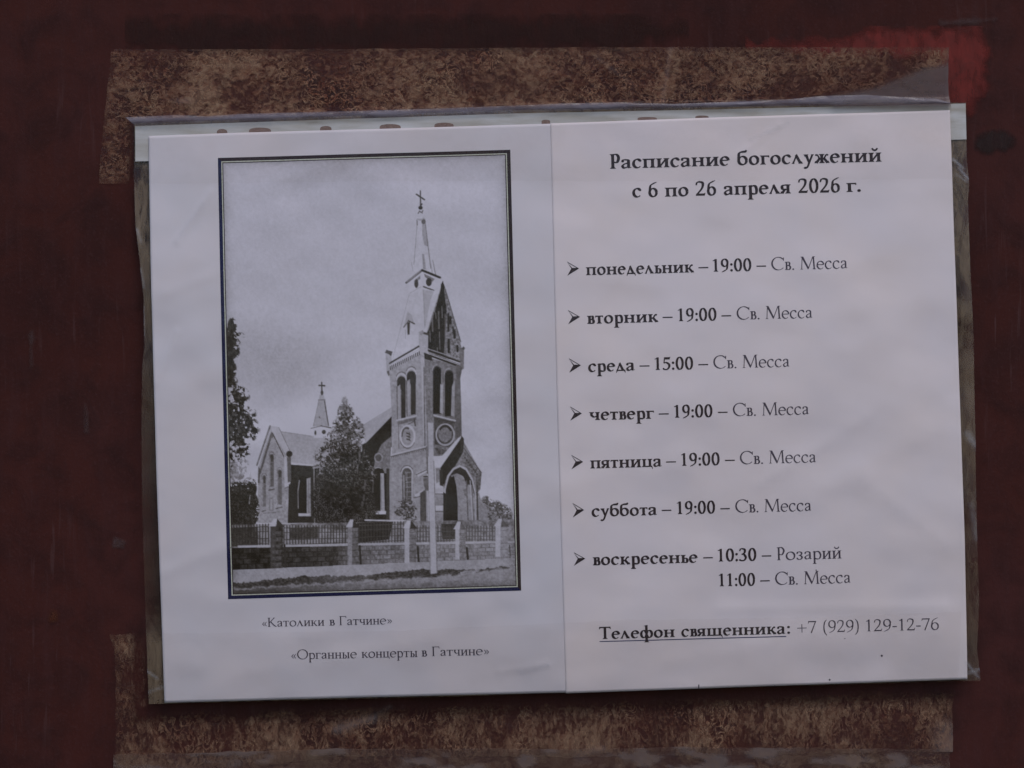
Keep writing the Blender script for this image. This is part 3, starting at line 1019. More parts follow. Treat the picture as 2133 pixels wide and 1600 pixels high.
# dormer
fill([(850, 650), (842, 682), (852, 670), (864, 676), (858, 656)], 0.84)
stroke((842, 682), (852, 669), 2.2, 0.42)
stroke((852, 669), (864, 675), 2.6, 0.3)
fill([(849, 673), (855, 671), (854, 697), (850, 698)], 0.2)
stroke((845, 688), (846, 706), 1, .8)
# steep gable in shade
fill([(923, 587), (928, 600), (957, 698), (966, 752), (927, 748), (888, 732), (887, 702)], 0.56, rough=0.30, fs=3.4, seed=1)
fill([(923, 587), (926, 610), (931, 648), (925, 742), (888, 730), (888, 702), (905, 655)], 0.07, rough=0.12, fs=4, seed=2)
fill([(919, 594), (923, 586), (927, 600), (924, 615), (918, 612)], 0.08)
for x_, y0_, y1_, w_ in [(901, 660, 690, 3.5), (907, 700, 722, 2.6), (914, 650, 685, 3.2), (916, 692, 728, 2.2), (921, 640, 662, 2.6), (896, 690, 712, 2.4), (928, 655, 735, 2.6),
                         (908, 652, 664, 2), (911, 715, 735, 2)]:
    stroke((x_, y0_), (x_ + 1, y1_), w_, 0.5, al=.85)
for x_, y0_, y1_, w_ in [(934, 655, 690, 4), (938, 662, 674, 6), (935, 709, 734, 5.2), (947, 690, 704, 5), (944, 682, 694, 3), (953, 721, 732, 4.5), (921, 688, 730, 6), (909, 700, 722, 6)]:
    stroke((x_, y0_), (x_ + .6, y1_), w_, 0.1)
stroke((928, 603), (960, 712), 2, 0.42)
# pinnacles
fill([(804, 733), (816, 735), (818, 775), (807, 780)], 0.82)
fill([(803, 735), (806, 729), (819, 733), (816, 742), (810, 738)], 0.3)
fill([(807, 774), (815, 770), (814, 782), (810, 783)], 0.42)
fill([(873, 694), (893, 696), (892, 740), (874, 740)], 0.86)
stroke((882, 694), (893, 697), 4.5, 0.25)
fill([(873, 693), (881, 688), (884, 694), (878, 700)], 0.72)
fill([(957, 726), (967, 724), (967, 768), (960, 772)], 0.5)
ell(966, 726, 2.6, 3.4, 0.3)
# tower faces
fill([(812, 772), (876, 738), (884, 742), (892, 950), (818, 955), (816, 830)], 0.79, rough=0.09, fs=5, seed=4)
fill([(884, 742), (958, 764), (961, 830), (963, 935), (940, 948), (892, 950)], 0.55, rough=0.07, fs=6, seed=5)
fill([(946, 790), (959, 792), (963, 930), (950, 935)], 0.42, rough=.05)
stroke((813, 757), (873, 722), 3.4, 0.17)
stroke((813, 762), (874, 728), 2.4, 0.92)
for i in range(17):
    f_ = i / 16
    stroke((814 + 60 * f_, 764 - 31 * f_), (814.5 + 60 * f_, 770 - 31 * f_), 2.1, 0.28)
fill([(884, 735), (899, 740), (902, 752), (885, 748)], 0.12)
stroke((894, 731), (958, 754), 3.6, 0.12)
stroke((894, 736), (958, 759), 1.6, 0.5)
stroke((896, 741), (957, 763), 4.2, 0.12)
stroke((892, 727), (956, 748), 2, 0.75)
fill([(950, 760), (960, 762), (963, 768), (958, 795), (952, 805)], 0.4)
# corner buttress and its edges
fill([(877, 745), (884, 742), (888, 940), (884, 942)], 0.88)
stroke((884, 765), (886, 930), 2, 0.42)
fill([(888, 775), (900, 778), (903, 830), (889, 832)], 0.6, rough=.04)
# belfry windows, lit side
for x0, x1, yt, yb in [(828, 846, 783, 872), (848, 867, 772, 864)]:
    ell((x0 + x1) / 2 + 0.5, yt + 9, 10, 13, 0.95, ring=2.5, a0=0, a1=180)
    ell((x0 + x1) / 2 + 0.5, yt + 6, 11.5, 14, 0.45, ring=1.5, a0=35, a1=160)
    arch(x0, x1, yt, yb, 0.62)
    arch(x0 + 0.5, x1, yt + 1, yt + 28, 0.16)
    fill([(x0 + 9, yt + 14), (x1, yt + 10), (x1, yb - 2), (x0 + 9, yb)], 0.17)
    fill([(x0 + 1, yt + 22), (x0 + 7, yt + 18), (x0 + 8, yb), (x0 + 1.5, yb + 2)], 0.80)
    stroke((x0, yt + 22), (x0 + 1.2, yb + 2), 1.5, 0.4)
# belfry windows, shaded side
for x0, x1, yt, yb in [(903, 920, 763, 862), (927.5, 945, 771, 867)]:
    ell((x0 + x1) / 2, yt + 9, 10, 12, 0.75, ring=2, a0=90, a1=185)
    arch(x0, x1, yt, yb, 0.05)
    ell((x0 + x1) / 2, yt + 8, 7, 7, 0.26, ring=2.2, a0=20, a1=170)
fill([(918, 800), (924, 800), (923, 862), (917, 860)], 0.82)
fill([(942, 805), (948, 790), (947, 868), (940, 866)], 0.74)
stroke((921, 770), (921, 800), 3, 0.6)
# sills and rosettes
stroke((828, 875), (868, 866), 3, 0.97)
fill([(829, 878), (868, 869), (868, 875), (830, 885)], 0.5)
stroke((905, 865), (949, 876), 3, 0.92)
fill([(905, 868), (949, 879), (947, 885), (905, 876)], 0.25)
stroke((831, 886), (832, 934), 1.6, 0.55)
stroke((840, 890), (862, 878), 2, 0.4)
stroke((864, 874), (866, 886), 3.4, 0.35)
ell(850, 909, 14.5, 22, 0.97, ring=4)
ell(850, 909, 16.5, 24, 0.4, ring=1.4, a0=200, a1=330)
ell(849, 909, 11, 18, 0.74)
ell(848, 907, 9.5, 16, 0.3, ring=2.6, a0=60, a1=190)
for k_ in range(3):
    stroke((849, 902 + k_ * 6), (854, 904 + k_ * 6), 3, 0.25)
    stroke((853, 900 + k_ * 6), (856, 906 + k_ * 6), 1.5, 0.3)
fill([(905, 873), (947, 882), (946, 934), (906, 925)], 0.3, rough=.1, fs=3, seed=8)
ell(928, 905, 18.5, 21.5, 0.86, ring=3.4)
ell(927, 904, 14.5, 18, 0.56)
ell(928, 903, 12.5, 16, 0.16, ring=4, a0=20, a1=150)
ell(927, 905, 13.5, 17, 0.25, ring=1.5, a0=170, a1=320)
stroke((908, 933), (942, 938), 2, 0.8)
# string course
stroke((816, 947), (889, 929), 2.6, 0.95)
stroke((816, 950.5), (889, 932.5), 1.6, 0.3)
for i in range(20):
    f_ = i / 19
    stroke((817 + 70 * f_, 952 - 17.5 * f_), (817 + 70 * f_, 955 - 17.5 * f_), 1.8, 0.4)
fill([(906, 932), (945, 938), (938, 946), (912, 946)], 0.33, rough=.15, fs=2.5, seed=9)

# lower stage of the tower
fill([(812, 955), (889, 937), (893, 1090), (812, 1090)], 0.75, rough=0.08, fs=5, seed=10)
stroke((890, 930), (891, 985), 2.2, 0.4)
fill([(868, 985), (888, 976), (890, 982), (872, 993)], 0.95)
stroke((868, 988), (889, 978), 2, 0.4)
ell(849, 984, 13, 15, 0.4, ring=1.6, a0=30, a1=175)
ell(849, 986, 11, 14, 0.98, ring=2.4, a0=0, a1=180)
arch(839, 858.5, 974, 1044, 0.34)
stroke((842, 990), (843, 1040), 2.8, 0.72)
stroke((849, 980), (849, 1042), 1.4, 0.68)
for y_ in range(984, 1044, 10):
    stroke((847, y_), (858, y_ - 1), 1.5, 0.72)
stroke((846, 982), (847, 1000), 1.4, .7)
stroke((859.5, 985), (859, 1040), 1.8, 0.92)
# stepped buttress
fill([(864, 1030), (881, 1020), (882, 1024), (869, 1036)], 0.96)
fill([(876, 1026), (888, 1018), (889, 1085), (876, 1088)], 0.28, rough=.05)
fill([(866, 1036), (876, 1034), (876, 1088), (868, 1088)], 0.76)
stroke((863, 1035.5), (878, 1033), 1.6, 0.3)
stroke((884, 992), (892, 992), 3, 0.2)
fill([(882, 996), (894, 994), (894, 1022), (886, 1020)], 0.42, rough=.12, fs=3)

# nave behind the tower
fill([(762, 922), (757, 886), (790, 868), (817, 848), (817, 870), (790, 895), (766, 922)], 0.88)
stroke((757, 886), (816, 850), 1.2, .78)
fill([(764, 922), (817, 867), (817, 930), (812, 935), (812, 1088), (752, 1088), (756, 925)], 0.08, rough=0.06, fs=5, seed=12)
fill([(796, 925), (817, 908), (815, 945), (813, 985), (778, 985), (784, 950)], 0.58, rough=.06, fs=6)
ell(790, 953, 8, 9, 0.72, ring=2.6)
ell(790, 953, 5.6, 7, 0.36)
arch(777, 802, 972, 1066, 0.07)
ell(789, 987, 12.5, 14, 0.82, ring=2, a0=60, a1=190)
fill([(794, 985), (801, 985), (803, 1066), (794, 1066)], 0.82)
stroke((795.5, 990), (795.5, 1060), 1, .6)
fill([(783, 1063), (806, 1063), (805, 1070), (783, 1070)], 0.98)
fill([(806, 975), (812, 975), (813, 1085), (806, 1085)], 0.2)

# transept
fill([(586, 898), (650, 907), (720, 915), (752, 916), (740, 952), (655, 970), (609, 964)], 0.84, rough=0.03, fs=12, seed=13)
stroke((588, 899), (650, 908), 1.4, 0.72)
fill([(605, 967), (655, 970), (756, 940), (756, 1088), (604, 1088)], 0.11, rough=0.07, fs=6, seed=14)
stroke((609, 963.5), (655, 969), 3, 0.97)
stroke((655, 970), (690, 962), 2, 0.55)
stroke((655, 974), (690, 967), 3.4, 0.72)
fill([(566, 888), (606, 945), (608, 1088), (540, 1088), (540, 975)], 0.75, rough=0.10, fs=4, seed=15)
fill([(565, 886), (582, 889), (609, 944), (602, 952), (572, 906)], 0.90)
stroke((583, 890), (606, 938), 1.3, 0.55)
for i in range(9):
    f_ = i / 8
    stroke((571 + 22 * f_, 903 + 46 * f_), (573 + 22 * f_, 908 + 46 * f_), 2, 0.3)
stroke((565, 887), (538, 968), 3.2, 0.5)
stroke((567, 893), (541, 972), 2, 0.9)
stroke((569, 902), (544, 985), 4.2, 0.36)
fill([(541, 972), (545, 976), (543, 1005), (540, 1005)], 0.3)
ell(568, 908, 3.5, 4, 0.4)
for x0, x1, yt, yb, t_ in [(564, 573, 945, 1013, 0.40), (549, 556.5, 989, 1054, 0.48), (580, 589.5, 977, 1050, 0.45)]:
    ell((x0 + x1) / 2, yt + 5, 6, 9, 0.5, ring=1.4, a0=20, a1=170)
    arch(x0, x1, yt, yb, t_)
    arch(x0 + 2, x1 - 1, yt + 2, yt + 16, 0.25)
    stroke((x0 + 1, yt + 10), (x0 + 1, yb - 2), 1.6, 0.7)
stroke((563, 1020), (573, 1018), 3, 0.4)
fill([(563, 1035), (572, 1035), (572, 1063), (563, 1063)], 0.6)
fill([(565.5, 1038), (570, 1038), (570, 1060), (565.5, 1060)], 0.78)
stroke((549, 1064), (556, 1062), 2.6, .4)
stroke((578, 1058), (590, 1055), 3, .45)
stroke((552, 1068), (584, 1065), 2, .55)
fill([(594, 950), (601, 952), (603, 1004), (595, 1006)], 0.92)
ell(605, 945, 6.5, 6.5, 0.10)
fill([(600, 952), (608, 950), (609, 1000), (602, 1005)], 0.38)
fill([(594, 1006), (608, 1003), (604, 1012), (596, 1014)], 0.95)
stroke((596, 1016), (606, 1012), 2, 0.5)
fill([(598, 1040), (608, 1034), (606, 1050), (600, 1052)], 0.9)
fill([(604, 1008), (622, 1006), (622, 1088), (602, 1088)], 0.10)
arch(624, 644, 990, 1068, 0.06)
stroke((626, 1000), (623, 1022), 2, 0.72)
stroke((623, 1022), (623.5, 1058), 2, 0.6)
fill([(641, 996), (649, 994), (650, 1070), (641, 1068)], 0.74)
stroke((645, 1000), (645, 1066), 1, .55)
fill([(624, 1068), (650, 1068), (650, 1074), (624, 1074)], 0.95)
stroke((656, 972), (657.5, 1088), 2, 0.72)
fill([(609, 1090), (756, 1086), (756, 1094), (609, 1098)], 0.7, rough=.15, fs=4)

# flèche
fill([(668, 822), (676, 822), (679, 834), (666, 834)], 0.86)
fill([(666, 834), (679, 834), (687, 888), (654, 888)], 0.82)
stroke((678, 836), (686, 886), 2.6, 0.42)
stroke((666, 834), (655, 886), 1.2, 0.62)
stroke((665, 833), (679, 833), 1.6, 0.5)
stroke((667, 868), (668, 870), 2.4, .4)
stroke((650, 892), (671, 887), 1.8, 0.5)
stroke((671, 887), (692, 891), 2.2, 0.36)
fill([(655, 893), (671, 889), (689, 893), (689, 912), (656, 912)], 1.0)
ell(659, 901, 2.1, 4.6, 0.22)
ell(676.5, 899.5, 4.2, 4.4, 0.22)
stroke((672, 797), (672.5, 822), 2.8, 0.25)
stroke((666.5, 803), (678, 803.5), 3.4, 0.28)
ell(672.5, 818, 3, 4.5, .27)

# poplar in front of the nave
leaves([(720, 838, 6, 10)], 0.5, 0.75, cover=0.3, fs=3.4, seed=20, al=.75)
leaves([(721, 860, 13, 18), (723, 890, 22, 24), (716, 920, 30, 26), (735, 900, 20, 30)], 0.50, 0.84, cover=0.50, fs=5, seed=28, al=.8)
leaves([(722, 862, 14, 18), (724, 890, 24, 24), (716, 920, 34, 26), (735, 905, 22, 30)], 0.16, 0.5, cover=0.26, fs=3.6, seed=21)
leaves([(712, 950, 44, 26), (722, 985, 50, 40), (700, 970, 32, 30)], 0.14, 0.66, cover=0.56, fs=3.6, seed=22)
leaves([(728, 960, 30, 26), (715, 1000, 44, 30), (745, 1000, 24, 40)], 0.04, 0.24, cover=0.46, fs=4.6, seed=29)
leaves([(715, 1030, 52, 42), (720, 1065, 55, 34), (690, 1050, 30, 40)], 0.07, 0.34, cover=0.92, fs=2.6, seed=23)
leaves([(735, 1040, 30, 30), (700, 1020, 26, 26)], 0.03, 0.14, cover=0.45, fs=5, seed=31)
for x_, y0_, y1_, w_ in [(762, 1000, 1018, 3), (760, 1030, 1040, 4), (757, 1046, 1052, 5), (741, 1005, 1012, 2.5), (779, 1000, 1024, 2.4), (739, 958, 974, 3), (751, 940, 958, 4), (747, 968, 985, 2.5)]:
    stroke((x_, y0_), (x_ - 1, y1_), w_, 0.66, al=.4)
# bushes
fill([(480, 1022), (500, 1016), (520, 1020), (527, 1005), (534, 1022), (537, 1050), (530, 1065), (536, 1085), (520, 1110), (482, 1130)], 0.07, rough=0.06, fs=6, seed=24, soft=5)
leaves([(500, 1020, 26, 14), (528, 1015, 8, 16), (532, 1060, 9, 26), (497, 1075, 22, 30)], 0.05, 0.2, cover=0.7, fs=4, seed=25)
stroke((524, 1030), (522, 1048), 1.4, 0.75)
leaves([(850, 1062, 16, 22), (835, 1060, 11, 14), (856, 1075, 12, 12)], 0.22, 0.6, cover=0.42, fs=3.6, seed=26)
leaves([(1013, 1052, 11, 16), (1030, 1068, 18, 22), (1048, 1074, 16, 20), (1020, 1082, 14, 12)], 0.30, 0.66, cover=0.8, fs=4, seed=27)

# porch
fill([(998, 1025), (1002, 1040), (1016, 1060), (1016, 1095), (990, 1095), (990, 1030)], 0.68)
fill([(962, 912), (1003, 984), (1001, 1018), (992, 1030), (990, 1095), (924, 1095), (924, 985)], 0.62, rough=.06, fs=5, seed=30)
fill([(904, 968), (955, 912), (961, 908), (957, 930), (922, 974)], 1.0)
fill([(961, 912), (966, 918), (966, 940), (950, 968), (932, 990), (926, 1010), (918, 1000), (918, 974)], 0.09, rough=.05, fs=4, seed=31)
fill([(959, 915), (963, 908), (967, 914), (965, 940), (960, 945)], 0.16)
fill([(966, 936), (1003, 985), (1000, 1000), (980, 985), (962, 960)], 0.50, rough=0.22, fs=3, seed=32)
stroke((966, 932), (1003, 984), 2.2, 0.36)
for i in range(8):
    f_ = i / 7
    ell(969 + 25 * f_, 953 + 34 * f_, 2.2, 2.2, 0.25)
fill([(991, 992), (1003, 985), (1001, 1016), (993, 1028)], 0.4, rough=.15, fs=3)
# porch arch
fill([(926, 1095), (926, 1018), (933, 990), (944, 974), (958, 968), (972, 974), (985, 996), (991, 1024), (992, 1095)], 0.92)
fill([(929, 1095), (929, 1018), (936, 992), (946, 978), (959, 972), (971, 979), (983, 1000), (989, 1026), (989, 1095)], 0.16)
fill([(940, 990), (952, 985), (966, 990), (974, 1008), (984, 1010), (990, 1040), (990, 1095), (954, 1095), (953, 1040), (950, 1012)], 0.70, rough=.05, fs=6, seed=33)
fill([(950, 978), (962, 976), (973, 985), (978, 1002), (974, 1012), (966, 992), (956, 985)], 0.15)
stroke((972, 1000), (976, 1090), 2.4, 0.42)
stroke((980, 1000), (985, 1090), 2.0, 0.88)
stroke((983, 1010), (988, 1090), 1.6, 0.45)
fill([(965, 1020), (972, 1015), (973, 1034), (968, 1030)], 0.5)
fill([(930, 1020), (938, 996), (946, 990), (951, 1010), (954, 1045), (954, 1095), (930, 1095)], 0.06, rough=.03, fs=4)
stroke((994, 1010), (996, 1100), 3, 0.22)
fill([(908, 974), (918, 974), (922, 1000), (909, 1006)], 0.62)
fill([(916, 978), (923, 978), (924, 1012), (917, 1010)], 0.14)
fill([(906, 1018), (925, 1014), (925, 1024), (906, 1026)], 0.9)
stroke((908, 1028), (924, 1028), 2.4, .42)
fill([(908, 1030), (924, 1030), (924, 1052), (908, 1052)], 0.66)
fill([(907, 1053), (925, 1053), (925, 1062), (907, 1062)], 0.96)
stroke((908, 1064.5), (924, 1064.5), 3.4, 0.48)
fill([(908, 1067), (924, 1067), (924, 1094), (908, 1094)], 0.7)
fill([(924, 1024), (930, 1028), (930, 1112), (924, 1112)], 0.08)

# yard behind the railings
fill([(480, 1092), (1080, 1080), (1080, 1135), (480, 1150)], 0.55, rough=0.28, fs=9, seed=40, al=.75)
fill([(480, 1098), (540, 1096), (540, 1145), (480, 1145)], 0.14, rough=.12, fs=4, al=.9)
fill([(605, 1098), (665, 1096), (665, 1120), (605, 1122)], 0.2, rough=.12, fs=4, al=.9)
fill([(745, 1088), (820, 1085), (812, 1122), (745, 1130)], 0.1, rough=.06, fs=4, al=.95)
fill([(920, 1090), (955, 1090), (950, 1122), (922, 1122)], 0.14, rough=.06, fs=4, al=.9)
stroke((762, 1082), (842, 1084), 3, 0.95)
# railings
for seg in [(484, 562, 1096, 1136, 1092, 1133, .12), (594, 727, 1095, 1136, 1096, 1130, .16), (750, 842, 1090, 1131, 1087, 1126, .22), (870, 950, 1096, 1127, 1096, 1126, .26), (972, 1032, 1096, 1125, 1097, 1124, .32)]:
    x0, x1, ya, yb, yc, yd, t_ = seg
    nb = int((x1 - x0) / 6)
    for i in range(nb + 1):
        f_ = i / nb
        xx = x0 + (x1 - x0) * f_
        stroke((xx, ya + (yc - ya) * f_ - 2), (xx, yb + (yd - yb) * f_), 1.9, t_)
    for k_ in (0.08, 0.32, 0.68, 0.95):
        stroke((x0, ya + (yb - ya) * k_), (x1, yc + (yd - yc) * k_), 1.5, t_ + .05)
# stone wall
WT = lambda x: 1137 - (x - 485) * 0.0165      # noqa: E731
WB = lambda x: 1186 - (x - 485) * 0.043       # noqa: E731
fill([(482, WT(482)), (1082, WT(1082)), (1082, WB(1082)), (482, WB(482))], 0.55, rough=0.1, fs=4, seed=41)
stroke((500, WT(500)), (1075, WT(1075)), 4.4, 0.88)
s_ = region(480, 1125, 1082, 1192)
x, y = GX[s_], GY[s_]
row = (y - (WT(x) + 3)) / np.maximum((WB(x) - WT(x) - 3) / 4.0, 1)
ri = np.floor(row)
bw = 17.0
col = (x + (ri % 2) * bw * 0.5) / bw
fr_, fc_ = row - ri, col - np.floor(col)
mort = np.clip(1 - np.minimum(np.minimum(fr_, 1 - fr_) * 11, np.minimum(fc_, 1 - fc_) * 17) / 1.8, 0, 1)
bvar = hash01(np.floor(col), ri, 77)
lightness = np.interp(x, [480, 600, 700, 740, 1080], [0.10, 0.13, 0.24, 0.54, 0.74])
bt = lightness + 0.16 * (bvar - 0.5) + 0.22 * (fbm(x / 4, y / 4, 78, 2) - 0.5)
bt = bt * (1 - mort) + mort * (lightness - 0.20 * np.interp(x, [480, 700, 760], [0.5, 0.6, 1]))
inw = (y > WT(x) + 3) & (y < WB(x))
IMG[s_] = np.where(inw, bt, IMG[s_])
# pillars
for x0, x1, yt, yb, ta, tb in [(566, 592, 1094, 1184, .26, .18), (726, 748, 1096, 1178, .66, .44), (844, 868, 1098, 1172, .90, .52), (949, 970, 1100, 1164, .90, .60), (1032, 1058, 1094, 1158, .93, .74)]:
    m = x0 + (x1 - x0) * .42
    fill([(x0, yt), (m, yt), (m, yb), (x0, yb)], ta, rough=.06, fs=4, seed=int(x0))
    fill([(m, yt), (x1, yt), (x1, yb - 1), (m, yb)], tb, rough=.14, fs=5, seed=int(x0) + 1)
    for yy in np.arange(yt + 10, yb - 4, 13):
        stroke((m, yy), (x1, yy - 1), 1.4, max(tb - .22, .05), al=.8)
        if x0 < 700:
            fill([(x0 + 4, yy + 2), (x1 - 3, yy + 1), (x1 - 4, yy + 9), (x0 + 4, yy + 9)], tb + .16, rough=.2, fs=4, seed=int(yy), al=.8)
    apx = (x0 + x1) / 2
    fill([(x0 - 4, yt + 1), (apx - 6, yt - 15), (apx + 1, yt - 15), (m, yt + 1)], 0.95)
    fill([(apx + 1, yt - 15), (x1 + 3, yt + 2), (m + 1, yt + 2)], 0.16 if x0 < 900 else .4)
    stroke((x1 + 3, yt + 40), (x1 + 5, yb - 2), 4.5 if x0 < 1000 else 2, 0.14 if x0 < 1000 else .3)
# pavement, verge, road
PT = lambda x: WB(x)                            # noqa: E731
GT = lambda x: 1209 - (x - 485) * 0.058 + 3 * np.sin(x / 37.0)    # noqa: E731
xs = np.linspace(480, 1086, 60)
fill([(480, 1187)] + [(x_, WB(x_)) for x_ in xs] + [(1086, 1260), (480, 1260)], 0.79, rough=0.05, fs=14, seed=50)
s_ = region(476, 1165, 1090, 1250)
x, y = GX[s_], GY[s_]
gt = GT(x) + 7 * (fbm(x / 7, y / 20, 60, 3) - 0.5)
gb = 1227 - (x - 485) * 0.060 + 9 * (fbm(x / 9, y / 9, 61, 3) - 0.5) - 8 * sstep(900, 1080, x)
cov = np.clip((y - gt) / 2.0, 0, 1) * np.clip((gb - y) / 5.0, 0, 1)
thin = np.interp(x, [480, 640, 690, 760, 790, 1000, 1080], [1, 1, .75, .8, 1, .95, .8])
tone = 0.14 + 0.42 * np.clip(fbm(x / 4, y / 3, 62, 3) - 0.32, 0, 1) + 0.14 * (1 - thin)
tone = tone + 0.45 * sstep(0.60, 0.66, fbm(x / 30, y / 6, 64, 2)) * (x > 960)
comp(s_, cov * thin, tone)
rd = np.clip((y - gb + 2) / 4.0, 0, 1)
rt = np.interp(x, [480, 620, 720, 1080], [0.36, 0.50, 0.66, 0.74]) + 0.16 * (fbm(x / 16, y / 4, 63, 3) - 0.5) - 0.22 * sstep(1215, 1246, y + (x - 485) * .028)
comp(s_, rd, rt)
# lamp post
fill([(892, 880), (903, 880), (905, 1000), (911, 1192), (898, 1194), (895, 1000)], 0.90, rough=.03, fs=10, seed=51)
stroke((892, 935), (897, 1190), 1.2, 0.62)
stroke((904.5, 960), (911.5, 1190), 1.6, 0.55)
stroke((899, 760), (899, 880), 4, .68, al=.4)

# darker rim of the print, grain of the copy
dl = np.minimum(np.minimum(uu * 608, (1 - uu) * 608), np.minimum(vv * 916, (1 - vv) * 916))
IMG *= 1 - 0.22 * np.exp(-np.clip(dl - 10, 0, None) / 9.0)
gr_ = 0.22 + 0.78 * np.clip(1 - np.abs(IMG - 0.55) / 0.42, 0, 1)          # the copy is grainiest in its mid tones
IMG += gr_ * (0.15 * (vnoise(GX / 2.4, GY / 2.4, 97) - 0.5) + 0.15 * (vnoise(GX / 4.2, GY / 4.2, 98) - 0.5) + 0.10 * (fbm(GX / 15, GY / 15, 99, 2) - 0.5))
IMG = np.clip(IMG, 0, 1.03)
P_DARK = np.array([31.0, 26.0, 20.0])
P_LITE = np.array([159.0, 154.0, 162.0])
PAPER_REF = lin([163, 156, 168]).mean()
rgb = P_DARK + (P_LITE - P_DARK) * IMG[..., None]
ALB = lin(rgb) / PAPER_REF * 0.70
notice['lift'] = 0.0
pic = sheet('printed_picture', GX, GY, F(GX, GY) + 0.04, M_PRINT, notice)
set_color(pic, 'tone', ALB)


def ring_strip(o0, o1, sides, n=50):
    """the four sides of a border band between insets o0 and o1, as short quads"""
    c = Q.mean(0)

    def corner(i, o):
        sx = (1 if i in (0, 3) else -1) * o
        sy = (1 if i in (0, 1) else -1) * o
        return Q[i] + np.array([sx, sy])
    out = []
    for i in sides:
        j = (i + 1) % 4
        a0, a1, b0, b1 = corner(i, o0), corner(j, o0), corner(i, o1), corner(j, o1)
        for k_ in range(n):
            f0, f1 = k_ / n, (k_ + 1) / n
            out.append([a0 + (a1 - a0) * f0, a0 + (a1 - a0) * f1, b0 + (b1 - b0) * f1, b0 + (b1 - b0) * f0])
    return out


b1 = flat_polys('border', ring_strip(0, 7.2, (2, 3)), M_BLUE, pic, 0.07)
b2 = flat_polys('border', ring_strip(0, 7.2, (0, 1)), M_BROWNINK, pic, 0.07)
b1['label'] = 'navy printed border along left and bottom of the picture'
b2['label'] = 'dark brown printed border along top and right of the picture'
flat_polys('border_line', ring_strip(7.2, 9.4, (0, 1, 2, 3)), M_CREAM, pic, 0.075)
flat_polys('inner_line', ring_strip(9.4, 11.2, (0, 1, 2, 3)), M_BROWNINK, pic, 0.075)

words_mesh('caption_line', [('«Католики', 0, 548.5, 677.5, 1304, 1301.2, 18.8), ('в', 0, 687.7, 699.3, 1300.9, 1300.6, 18.8), ('Гатчине»', 0, 708.5, 817.5, 1300.4, 1298, 18.8)], M_REG, notice)
words_mesh('caption_line', [('«Органные', 0, 609, 745, 1371.2, 1368.6, 19.8), ('концерты', 0, 754.5, 870.6, 1368.2, 1365.8, 19.8), ('в', 0, 879, 890.6, 1365.2, 1365, 19.8),
                            ('Гатчине»', 0, 900.5, 1018.8, 1364.6, 1362, 19.8)], M_REG, notice)

# ------------------------------------------------------------------ half sheet with the timetable
sched = empty('schedule_sheet')
tag(sched, 'white half sheet with the printed weekday timetable, overlapping the church picture page on its right', 'paper notice')
H_TOP = [(1146, 258), (1500, 245), (1978, 230)]
H_BOT = [(1178, 1442), (1600, 1427), (2012, 1413)]
H_LEFT = [(1146, 258), (1160, 850), (1178, 1442)]
H_RIGHT = [(1978, 230), (1984, 480), (1997, 900), (2005, 1130), (2012, 1413)]
PX, PY = coons(H_TOP, H_BOT, H_LEFT, H_RIGHT, 180, 220)
half = sheet('paper', PX, PY, F(PX, PY) + 0.065, M_PAPER2, sched)
so = half.modifiers.new('thickness', 'SOLIDIFY')
so.thickness = 0.00005
so.offset = -1
sched['lift'] = 0.065

words_mesh('heading_line', [('Расписание', 1, 1270.2, 1519.6, 352.8, 345.8, 30.5), ('богослужений', 1, 1534.8, 1834.9, 345.2, 337.6, 30.5)], M_BOLD, sched)
words_mesh('heading_line', [('с', 1, 1316.4, 1335.7, 412.2, 411.9, 30), ('6', 1, 1349.9, 1369.8, 411.6, 411.2, 30), ('по', 1, 1384.2, 1433.6, 410.9, 409.5, 30), ('26', 1, 1448.2, 1491, 409, 408, 30),
                            ('апреля', 1, 1506.4, 1646, 407.6, 403.8, 30), ('2026', 1, 1661.5, 1748.3, 403.3, 401.6, 30), ('г.', 1, 1761.5, 1791.5, 401.2, 400.2, 30)], M_BOLD, sched)

